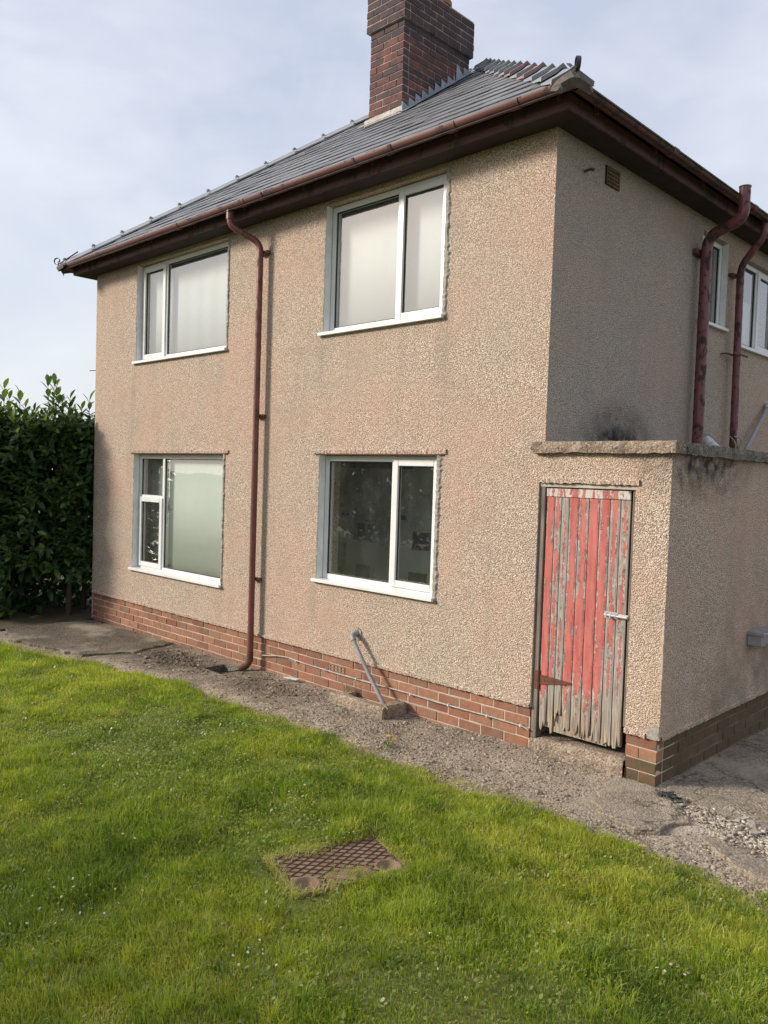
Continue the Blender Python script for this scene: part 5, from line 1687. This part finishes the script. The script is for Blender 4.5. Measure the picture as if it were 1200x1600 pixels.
def visible(x, y, z=0.03, mx=70):
    d = np.stack([x - CAM.x, y - CAM.y, np.full_like(x, z - CAM.z)], 1)
    zc = d @ np.array(fwd); xc = d @ np.array(s1); yc = d @ np.array(u1)
    u = xc / np.maximum(zc, .01) * FPX; v = yc / np.maximum(zc, .01) * FPX
    return (zc > .3) & (np.abs(u) < 600 + mx * 3) & (v > -800 - mx * 4) & (v < 800 + mx)
def lawn_points(n, f=None):
    out_ = []; tot = 0
    while tot < n:
        x = rng.uniform(-9.5, 4.5, 200000); y = rng.uniform(-6.0, -.75, 200000)
        wob = (vnoise(x, y, .24) - .45) * .30 + (vnoise(x, y, .06) - .5) * .05
        k = (y < edge(x) + wob) & visible(x, y)
        u, v = cover_uv(x, y)
        cw = (vnoise(x, y, .09) - .5) * .05
        k &= (np.maximum(np.abs(u) - COVER_L / 2 + .012, np.abs(v) - COVER_W / 2 + .012) > cw)
        dist = np.hypot(x - CAM.x, y - CAM.y)
        k &= rng.random(200000) < np.clip((4.2 / dist) ** 1.25, .12, 1)
        if f is not None: k &= rng.random(200000) < f(x, y)
        out_.append(np.stack([x[k], y[k]], 1)); tot += k.sum()
    p = np.concatenate(out_)[:n]
    return np.column_stack([p, lawn_z(p[:, 0], p[:, 1])])
def lush(x, y):
    a = vnoise(x, y, .62); b = vnoise(x + 7, y - 3, .21); c = vnoise(x - 4, y + 9, 1.5)
    return np.clip((a * .5 + b * .3 + c * .35 - .33) * 2.1, 0, 1)
def short_zone(x, y):
    # low, clovery turf towards the left middle of the lawn
    return np.clip(1 - np.hypot((x + 1.9) / 2.1, (y + 2.2) / 1.15), 0, 1)
NB = 460000
P = lawn_points(NB, lambda x, y: np.clip(.5 + .5 * lush(x, y) - .25 * short_zone(x, y), .15, 1))
lu = lush(P[:, 0], P[:, 1]); sh = short_zone(P[:, 0], P[:, 1])
h = (.019 + .040 * lu ** 1.5) * rng.gamma(9, 1 / 9, NB) * (1 - .45 * sh)
u_, v_ = cover_uv(P[:, 0], P[:, 1])
nearc = np.clip(1 - np.maximum(np.abs(u_) - COVER_L / 2, np.abs(v_) - COVER_W / 2) / .10, 0, 1)
h *= 1 - .35 * nearc
yel = vnoise(P[:, 0] + 20, P[:, 1], .9)
tone = .38 + .5 * (yel - .5) * 1.5 + .3 * (vnoise(P[:, 0] + 31, P[:, 1] - 8, .13) - .5) + .16 * (1 - lu) - .22 * np.clip(vnoise(P[:, 0] - 9, P[:, 1] + 4, .33) - .55, 0, 1) * 2 + rng.normal(0, .19, NB)
tone += .30 * np.exp(-(((P[:, 0] - .55) / .55) ** 2 + ((P[:, 1] + 1.55) / .28) ** 2))
dry = (rng.random(NB) < .05 + .10 * (1 - lu) + .35 * np.clip(vnoise(P[:, 0] + 55, P[:, 1] + 5, .38) - .70, 0, 1) + .25 * nearc * (rng.random(NB) < .6))
tone = np.where(dry, rng.uniform(.9, 1.0, NB), np.clip(tone, 0, .86))
lean = np.abs(rng.normal(.45, .35, NB)) + np.where(dry, .5, 0)
g = link('grass', blades('grass', P, h, rng.uniform(.0009, .0020, NB) * (1 + .25 * np.hypot(P[:, 0] - CAM.x, P[:, 1] - CAM.y) / 4), lean, tone, MAT['grass']))
tag(g, 'tufty green grass of the lawn in front of the house', 'grass', kind='stuff')
# taller tussocks standing out of the turf, each a fan of blades
TN = 760
C = lawn_points(TN, lambda x, y: np.clip(.1 + lush(x, y), 0, 1) * (short_zone(x, y) < .5))
per = 75
ang = rng.uniform(0, 6.283, (TN, per)); rad = np.abs(rng.normal(0, 1, (TN, per))) * rng.uniform(.025, .06, TN)[:, None]
P = np.stack([C[:, 0][:, None] + np.cos(ang) * rad, C[:, 1][:, None] + np.sin(ang) * rad, np.repeat(C[:, 2][:, None], per, 1)], 2).reshape(-1, 3)
u_, v_ = cover_uv(P[:, 0], P[:, 1])
k = (np.maximum(np.abs(u_) - COVER_L / 2, np.abs(v_) - COVER_W / 2) > .01) & (P[:, 1] < edge(P[:, 0]) + .03)
ht = np.repeat(rng.uniform(.045, .095, TN), per) * rng.uniform(.6, 1.15, TN * per); tt = np.clip(np.repeat(rng.normal(.50, .22, TN), per) + rng.normal(0, .1, TN * per), 0, .85)
P, ht, tt, aa = P[k], ht[k], tt[k], ang.ravel()[k]; n = len(P)
o = link('grass', blades('grass', P, ht, rng.uniform(.0010, .0022, n), np.abs(rng.normal(.6, .3, n)), tt, MAT['grass'], aa))
tag(o, 'taller grass tussocks standing out of the lawn', 'grass', kind='stuff')
# dry overhanging fringe on the cover and along the path edge
def fringe_pts(n):
    x = rng.uniform(-7, 3.4, n); y = edge(x) + rng.normal(.02, .05, n)
    k = visible(x, y); x, y = x[k], y[k]
    z = np.maximum(lawn_z(x, y), path_z(x, y) * (y > edge(x)) - 1 * (y <= edge(x)))
    t = rng.uniform(0, 1, 1300); side = rng.integers(0, 4, 1300)
    uu = np.where(side < 2, (t - .5) * COVER_L, np.where(side == 2, -1, 1) * COVER_L / 2) + rng.normal(0, .014, 1300)
    vv = np.where(side < 2, np.where(side == 0, -1, 1) * COVER_W / 2, (t - .5) * COVER_W) + rng.normal(0, .014, 1300)
    cx = COVER_C.x + uu * math.cos(COVER_A) - vv * math.sin(COVER_A); cy = COVER_C.y + uu * math.sin(COVER_A) + vv * math.cos(COVER_A)
    q = 240
    uu2 = np.concatenate([rng.normal(-.02, .07, q // 2), rng.normal(-.12, .09, q // 2)]); vv2 = np.concatenate([rng.normal(-.12, .03, q // 2), rng.normal(.17, .025, q // 2)])
    cx2 = COVER_C.x + uu2 * math.cos(COVER_A) - vv2 * math.sin(COVER_A); cy2 = COVER_C.y + uu2 * math.sin(COVER_A) + vv2 * math.cos(COVER_A)
    return np.concatenate([np.column_stack([x, y, z]), np.column_stack([cx, cy, np.full(1300, COVER_Z)]), np.column_stack([cx2, cy2, np.full(len(cx2), COVER_Z + .006)])])
P = fringe_pts(7000); n = len(P)
o = link('dry_grass', blades('dry_grass', P, rng.uniform(.02, .055, n), rng.uniform(.0011, .002, n), np.concatenate([rng.uniform(.6, 1.6, n - 240), rng.uniform(2.0, 2.8, 240)]), rng.choice([.97, .99, .92, .7, .45], n), MAT['grass']))
tag(o, 'dry bleached grass fringe along the path and manhole cover', 'grass', kind='stuff')
# clover and other broad leaves
def disc_leaves(name, P, r, tone, mat, tilt=.45):
    n = len(P); k = 6
    th = rng.uniform(0, 6.28, n)
    nx, ny = rng.normal(0, tilt, n), rng.normal(0, tilt, n)
    ang = np.arange(k) / k * 2 * np.pi
    px = np.cos(ang)[None] * r[:, None]; py = np.sin(ang)[None] * r[:, None] * rng.uniform(.55, .9, n)[:, None]
    c, s = np.cos(th)[:, None], np.sin(th)[:, None]
    x = px * c - py * s; y = px * s + py * c
    V = np.stack([x, y, x * nx[:, None] + y * ny[:, None]], 2) + P[:, None, :]
    F = (np.arange(n) * k)[:, None] + np.arange(k)[None]
    return np_mesh(name, V.reshape(-1, 3), F, mat, {'tone': np.repeat(tone, k)})
P = lawn_points(30000, lambda x, y: np.clip(short_zone(x, y) * 1.6 + .35 * (vnoise(x + 3, y, .4) > .58), 0.06, 1) * np.clip((np.hypot(x - CAM.x, y - CAM.y) - 2.4) / 1.6, .06, 1))
n = len(P); P[:, 2] += rng.uniform(.012, .04, n)
o = link('clover', disc_leaves('clover', P, rng.uniform(.0045, .0105, n), np.clip(rng.normal(.5, .25, n), 0, 1), MAT['clover']))
tag(o, 'clover and small broad-leaved weeds growing through the lawn', 'clover', kind='stuff')

# daisies
dm = MB()
for k in range(9):
    th = k / 9 * 6.283
    a, b = th - .26, th + .26
    dm.add([(0, 0, .001), (.0085 * math.cos(a), .0085 * math.sin(a), .002), (.0105 * math.cos(th), .0105 * math.sin(th), .001), (.0085 * math.cos(b), .0085 * math.sin(b), .002)], [(0, 1, 2, 3)])
dme = dm.mesh('daisy', MAT['petal'])
eye = MB().tube([(0, 0, 0), (0, 0, .003), (0, 0, .0045)], [.0035, .0035, .001], 7).mesh('flower_centre', MAT['yellow'])
def daisy(x, y, label, group, s):
    o = bpy.data.objects.new('daisy', dme); COL.objects.link(o)
    o.location = (x, y, float(lawn_z(np.array(x), np.array(y))) + random.uniform(.045, .07)); o.scale = (s, s, s)
    o.rotation_euler = (random.gauss(0.35, .3), random.gauss(0, .35), random.uniform(0, 6.28))
    c = bpy.data.objects.new('flower_centre', eye); COL.objects.link(c); c.parent = o
    tag(o, label, 'daisy', group)
for (cx, cy, sx, sy, n, lab, grp) in [(-.12, -3.62, .11, .13, 34, 'tiny white daisy in the dense patch low in the lawn, hedge side', 'daisies in the dense patch'),
                                      (.74, -3.2, .10, .12, 15, 'tiny white daisy in the loose patch of lawn nearer than the manhole cover', 'daisies nearer than the manhole cover'),
                                      (2.04, -2.05, .04, .05, 5, 'tiny white daisy in the lawn on the rubble side', 'daisies on the rubble side'),
                                      (-1.5, -3.0, .5, .3, 26, 'tiny white daisy scattered in the short clovery turf', 'daisies in the short turf'),
                                      (-.45, -1.95, .2, .16, 12, 'tiny white daisy scattered between the sink gully and manhole cover', 'daisies between gully and manhole cover')]:
    for k in range(n): daisy(random.gauss(cx, sx), random.gauss(cy, sy), lab, grp, random.uniform(.42, .75))
# dandelion at the path's edge
dd = empty('dandelion', (-.80, -.80, 0.01)); tag(dd, 'yellow dandelion flowering where the lawn meets the gravel', 'dandelion')
for (ox, oy, hh) in ((0, 0, .075), (.045, .02, .055)):
    m = MB().tube([(ox * .4, oy * .4, 0), (ox, oy, hh)], .0025, 6); m.build('stem', MAT['clover'], dd)
    m = MB()
    for ring, (r_, zz) in enumerate(((.019, .0), (.014, .004), (.008, .007))):
        for k in range(11):
            th = k / 11 * 6.283 + ring; a, b = th - .25, th + .25
            m.add([(ox, oy, hh + zz), (ox + r_ * math.cos(a), oy + r_ * math.sin(a), hh + zz + .003), (ox + r_ * 1.15 * math.cos(th), oy + r_ * 1.15 * math.sin(th), hh + zz + .002), (ox + r_ * math.cos(b), oy + r_ * math.sin(b), hh + zz + .003)], [(0, 1, 2, 3)])
    m.build('flower_head', MAT['yellow'], dd)
for k in range(7):
    th = k / 7 * 6.283 + .3; d = Vector((math.cos(th), math.sin(th), 0)); s = Vector((-d.y, d.x, 0))
    l_ = random.uniform(.06, .10)
    MB().add([d * .005, d * l_ * .5 - s * .012 + Vector((0, 0, .02)), d * l_ + Vector((0, 0, .006)), d * l_ * .5 + s * .012 + Vector((0, 0, .02))], [(0, 1, 2, 3)]).build('leaf', MAT['clover'], dd)

# ------------------------------------------------------------------ laurel hedge
hedge = empty('laurel_hedge', (-8.6, 0.2, 0))
tag(hedge, 'tall dense dark glossy laurel hedge filling the gap past the house end', 'hedge')
HINV = Matrix.Translation((8.6, -0.2, 0))
def leaf_geo(ln, wd, fold=.25, droop=.18):
    """folded laurel leaf along +Y, 12 triangles"""
    rows_ = [(0, .0), (.22, .62), (.5, 1.0), (.78, .72), (1.0, .0)]
    V, F = [], []
    for t, w_ in rows_:
        z = -droop * t * t * ln
        if w_ == 0: V.append((0, t * ln, z))
        else: V += [(-wd * w_ * .5, t * ln, z + fold * wd * w_ * .5), (0, t * ln, z), (wd * w_ * .5, t * ln, z + fold * wd * w_ * .5)]
    F = [(0, 2, 1), (0, 3, 2), (1, 2, 5), (1, 5, 4), (2, 3, 6), (2, 6, 5), (4, 5, 8), (4, 8, 7), (5, 6, 9), (5, 9, 8), (7, 8, 10), (8, 9, 10)]
    return np.array(V), np.array(F)
LV, LF = leaf_geo(1.0, .44)
def top_h(x, y):
    return 2.46 + .42 * (vnoise(np.array(x), np.array(y), .8) - .3) + .3 * (vnoise(np.array(x) + 5, np.array(y), .33) - .5)
# shoots: stem base on/inside the hedge surface, direction outward/upward, with a whorl of leaves
shoots = []
def in_hedge(x, y):
    # plan of the hedge: thick band running from the house end out to the left
    return 0 < (-7.62 - x) < 3.6
def front_y(x):
    return np.interp(x, [-11.5, -9.5, -8.4, -8.0, -7.62], [-2.3, -1.7, -1.15, -.70, -0.02])
for k in range(1500):     # visible faces
    x = random.uniform(-11.4, -7.6)
    z = random.uniform(-.02, 2.7)
    bulge = .18 * math.sin(z * 2.1 + x) + .55 * max(0, .8 - z) * (1 if x < -7.95 else 0)
    y = front_y(x) - bulge * .5 + random.uniform(-.05, .35)
    if x > -8.15 and z < .55: continue
    d = Vector((random.gauss(.35, .35), random.gauss(-.8, .35), random.gauss(.5, .4)))
    shoots.append((Vector((x, y, z)), d.normalized(), random.uniform(.22, .36), 0.0))
for k in range(620):      # faces towards the house
    y = random.uniform(-.3, 1.9); z = random.uniform(.55, 2.65)
    x = -7.66 - random.uniform(0, .3) - .12 * max(0, 1.2 - z)
    d = Vector((random.gauss(.6, .3), random.gauss(-.6, .4), random.gauss(.5, .4)))
    shoots.append((Vector((x, y, z)), d.normalized(), random.uniform(.2, .3), 0.0))
for k in range(560):      # upright shoots along the top
    x = random.uniform(-11.3, -7.6); y = float(front_y(x)) + random.uniform(0, 1.5)
    z = float(top_h(x, y)) - random.uniform(0, .25)
    d = Vector((random.gauss(0, .22), random.gauss(0, .22), 1)).normalized()
    shoots.append((Vector((x, y, z)), d, random.uniform(.25, .55), 0.35))
# named tall leaders seen against the sky
for (x, y, z, l_) in ((-8.15, -.34, 2.72, .60), (-8.18, -.25, 2.75, .55), (-8.25, -.95, 2.68, .5), (-8.35, -.7, 2.7, .42), (-8.1, -.1, 2.62, .5), (-7.85, .1, 2.6, .5), (-8.15, -.30, 2.72, .60), (-8.0, -.27, 2.65, .5), (-8.3, -1.02, 2.62, .45), (-8.3, -.85, 2.55, .5), (-8.05, -.02, 2.55, .45), (-7.9, .02, 2.5, .46), (-8.2, -.62, 2.4, .55), (-8.1, -.15, 2.5, .55)):
    shoots.append((Vector((x, y, z)), Vector((random.gauss(0, .08), random.gauss(0, .08), 1)).normalized(), l_, .55))
mats_all = []; tones = []; lens = []; origin = []
stem = MB()
for (p, d, l_, tb_) in shoots:
    a = d.cross(Vector((.3, .2, 1)) if abs(d.z) < .9 else Vector((1, 0, 0))).normalized(); b = d.cross(a)
    nl = int(7 + l_ * 9)
    if l_ > .4: stem.tube([p, p + d * l_], [.006, .003], 4, False)
    for i in range(nl):
        t = (i + .5) / nl
        th = i * 2.4 + random.uniform(-.3, .3)
        rad = a * math.cos(th) + b * math.sin(th)
        spread = 1.05 * (1 - t) + .30
        dirv = (rad * spread + d * (.35 + .75 * t)).normalized()
        ln = random.uniform(.12, .205) * (1 - .25 * t) * (1.2 if tb_ > .5 else 1)
        q0 = p + d * (l_ * t)
        # leaf frame: y along leaf, z towards the shoot tip / sky
        nz = (d * .8 + Vector((0, 0, .6)) - dirv * dirv.dot(d * .8 + Vector((0, 0, .6)))).normalized()
        xx = dirv.cross(nz).normalized()
        R = np.array([[xx.x, dirv.x, nz.x], [xx.y, dirv.y, nz.y], [xx.z, dirv.z, nz.z]]) * ln
        mats_all.append((R, np.array(q0)))
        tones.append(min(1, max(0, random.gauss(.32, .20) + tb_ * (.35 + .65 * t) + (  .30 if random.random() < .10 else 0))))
        origin.append(q0)
nL = len(mats_all)
# the 300 that show largest, i.e. nearest the camera and on the outside, are pieces of their own
O_ = np.array([list(q) for q in origin])
vis = visible(O_[:, 0], O_[:, 1], 1.0) 
dd_ = (O_ - np.array(CAM))
zc = dd_ @ np.array(fwd); uu_ = dd_ @ np.array(s1) / zc * FPX + 600; vv_ = 800 - dd_ @ np.array(u1) / zc * FPX
inpic = (uu_ > -4) & (uu_ < 150)
score = np.where(inpic, np.linalg.norm(dd_, axis=1), 1e6)
# spread: take the nearest leaf in each small picture cell
order = np.argsort(score); taken = {}; pick = []
for i in order:
    if score[i] > 1e5: break
    cell = (int(uu_[i] // 8), int(vv_[i] // 18))
    if cell in taken: continue
    taken[cell] = 1; pick.append(i)
    if len(pick) >= 300: break
pickset = set(pick)
for i in pick:
    R, q0 = mats_all[i]
    pass
tone_levels = [.12, .25, .36, .5, .66, .85]
leaf_meshes = []
for tl in tone_levels:
    leaf_meshes.append(np_mesh('leaf', LV, LF, MAT['laurel'], {'tone': np.full(len(LV), tl)}))
for i in pick:
    R, q0 = mats_all[i]
    me = leaf_meshes[int(np.argmin([abs(t - tones[i]) for t in tone_levels]))]
    o = bpy.data.objects.new('leaf', me); COL.objects.link(o); o.parent = hedge
    M4 = Matrix([[*R[0], q0[0]], [*R[1], q0[1]], [*R[2], q0[2]], [0, 0, 0, 1]])
    o.matrix_local = HINV @ M4
rest = [i for i in range(nL) if i not in pickset]
RR_ = np.array([mats_all[i][0] for i in rest]); QQ = np.array([mats_all[i][1] for i in rest])
V = np.einsum('nij,kj->nki', RR_, LV) + QQ[:, None, :]
F = (LF[None] + (np.arange(len(rest)) * len(LV))[:, None, None]).reshape(-1, 3)
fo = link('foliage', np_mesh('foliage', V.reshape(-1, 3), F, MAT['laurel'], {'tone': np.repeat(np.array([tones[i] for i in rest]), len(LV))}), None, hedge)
fo.matrix_parent_inverse = HINV; fo['kind'] = 'stuff'
# trunks and inner branches
for (x, y) in ((-7.95, -.12), (-8.25, .25), (-8.6, -.55), (-9.2, -.6), (-9.9, -.9), (-7.9, .9)):
    m = MB()
    b0 = Vector((x, y, -.1))
    m.tube([b0, b0 + Vector((.03, 0, .5)), b0 + Vector((-.02, .03, 1.2)), b0 + Vector((.05, .02, 2.3))], [.045, .036, .028, .012], 8)
    for k in range(9):
        z_ = random.uniform(.35, 2.0); d = Vector((random.gauss(0, 1), random.gauss(-.3, 1), random.uniform(.3, 1))).normalized()
        p = b0 + Vector((.01, .01, z_)); m.tube([p, p + d * .3, p + d * .6 + Vector((0, 0, .12))], [.014, .010, .005], 5)
    o = m.build('trunk', MAT['bark'], hedge); o.matrix_parent_inverse = HINV
o = stem.build('shoot_stems', MAT['bark'], hedge); o.matrix_parent_inverse = HINV; o['kind'] = 'stuff'
# inner dark mass of twigs so that the hedge is dense: a core of older leaves
n = 13000
x = rng.uniform(-11.6, -7.70, n); fy = front_y(x); y = fy + rng.uniform(.12, 1.9, n); z = rng.uniform(-.05, 2.6, n)
k = ~((x > -8.3) & (z < .55)); x, y, z = x[k], y[k], z[k]; n = len(x)
R0 = rng.normal(size=(n, 3, 3)); Q, _ = np.linalg.qr(R0)
V = np.einsum('nij,kj->nki', Q * rng.uniform(.13, .22, n)[:, None, None], LV) + np.stack([x, y, z], 1)[:, None, :]
F = (LF[None] + (np.arange(n) * len(LV))[:, None, None]).reshape(-1, 3)
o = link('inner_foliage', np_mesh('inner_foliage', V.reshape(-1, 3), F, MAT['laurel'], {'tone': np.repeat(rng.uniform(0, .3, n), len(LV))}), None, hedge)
o.matrix_parent_inverse = HINV; o['kind'] = 'stuff'
# dry stalks and stony bank seen under the hedge
m = MB()
for k in range(26):
    a = Vector((random.uniform(-8.6, -7.6), random.uniform(.3, 1.3), .0)); d = Vector((random.gauss(0, .8), random.gauss(0, .5), random.uniform(.05, .7))).normalized(); l_ = random.uniform(.2, .55)
    m.tube([a, a + d * l_ * .5, a + d * l_ + Vector((0, 0, -.05))], [.006, .005, .002], 5)
o = m.build('dead_twigs', MAT['straw']); tag(o, 'tangle of dry bleached twigs under the laurel hedge beside the house end', 'twigs', kind='stuff')
P = np.column_stack([rng.uniform(-9.2, -7.55, 260), rng.uniform(.9, 2.2, 260), rng.uniform(-.03, .22, 260)])
o = link('stone_bank', stones('stone_bank', P, rng.uniform(.03, .10, 260), np.clip(rng.normal(.7, .2, 260), 0, 1), MAT['stones'], .6)); tag(o, 'pale stony bank just visible under the hedge', 'stones', kind='stuff')
# a sprig of yellow blossom showing over the hedge by the wall
m = MB()
for k in range(46):
    c = Vector((-8.35 + random.gauss(0, .10), 1.2 + random.gauss(0, .10), 2.95 + random.gauss(0, .10)))
    d = Vector((random.gauss(0, 1), random.gauss(0, 1), random.gauss(0, 1))).normalized(); s = d.cross(Vector((.2, .4, .9))).normalized()
    m.add([c, c + d * .02 + s * .013, c + d * .042, c + d * .02 - s * .013], [(0, 1, 2, 3)])
bl = empty('blossom_sprig', (-8.35, 1.2, 2.2)); tag(bl, 'sprig of yellow blossom peeping over the hedge against the house corner', 'blossom')
o = m.build('blossom', MAT['yellow'], bl); o.matrix_parent_inverse = Matrix.Translation((8.35, -1.2, -2.2))
o = MB().tube([(-8.35, 1.2, 2.2), (-8.36, 1.2, 2.7), (-8.34, 1.19, 3.02)], [.012, .008, .003], 5).build('stem', MAT['bark'], bl); o.matrix_parent_inverse = Matrix.Translation((8.35, -1.2, -2.2))

# ------------------------------------------------------------------ bird, and the garden trees that the ground floor windows mirror
bd = empty('bird', (-13.5, 11.5, 12.4)); tag(bd, 'small dark bird flying in the pale sky above the roof', 'bird')
m = MB(); m.tube([(-.12, 0, 0), (-.05, 0, .0), (.04, 0, .005), (.10, 0, .012), (.13, 0, .012)], [.008, .03, .035, .02, .004], 8); m.build('body', MAT['black'], bd)
for s in (1, -1):
    MB().prism([(.05, s * .02, .01), (.03, s * .16, .05), (-.04, s * .24, .03), (-.03, s * .02, .01)], (0, 0, .006)).build('wing', MAT['black'], bd)
n = 30000
cx = rng.uniform(-24, -3, n)
yc = -13 + .25 * (cx + 12) + rng.normal(0, .9, n)
hz_ = 4.2 + 1.8 * vnoise(cx, cx * 0, 2.5)
zz = rng.random(n) ** .8 * hz_
R0 = rng.normal(size=(n, 3, 3)); Q, _ = np.linalg.qr(R0)
V = np.einsum('nij,kj->nki', Q * rng.uniform(.16, .34, n)[:, None, None], LV) + np.stack([cx, yc, zz], 1)[:, None, :]
F = (LF[None] + (np.arange(n) * len(LV))[:, None, None]).reshape(-1, 3)
o = link('garden_trees', np_mesh('garden_trees', V.reshape(-1, 3), F, MAT['tree'], {'tone': np.repeat(rng.random(n), len(LV))}))
tag(o, 'far belt of garden trees mirrored in the ground floor windows', 'trees', kind='stuff')
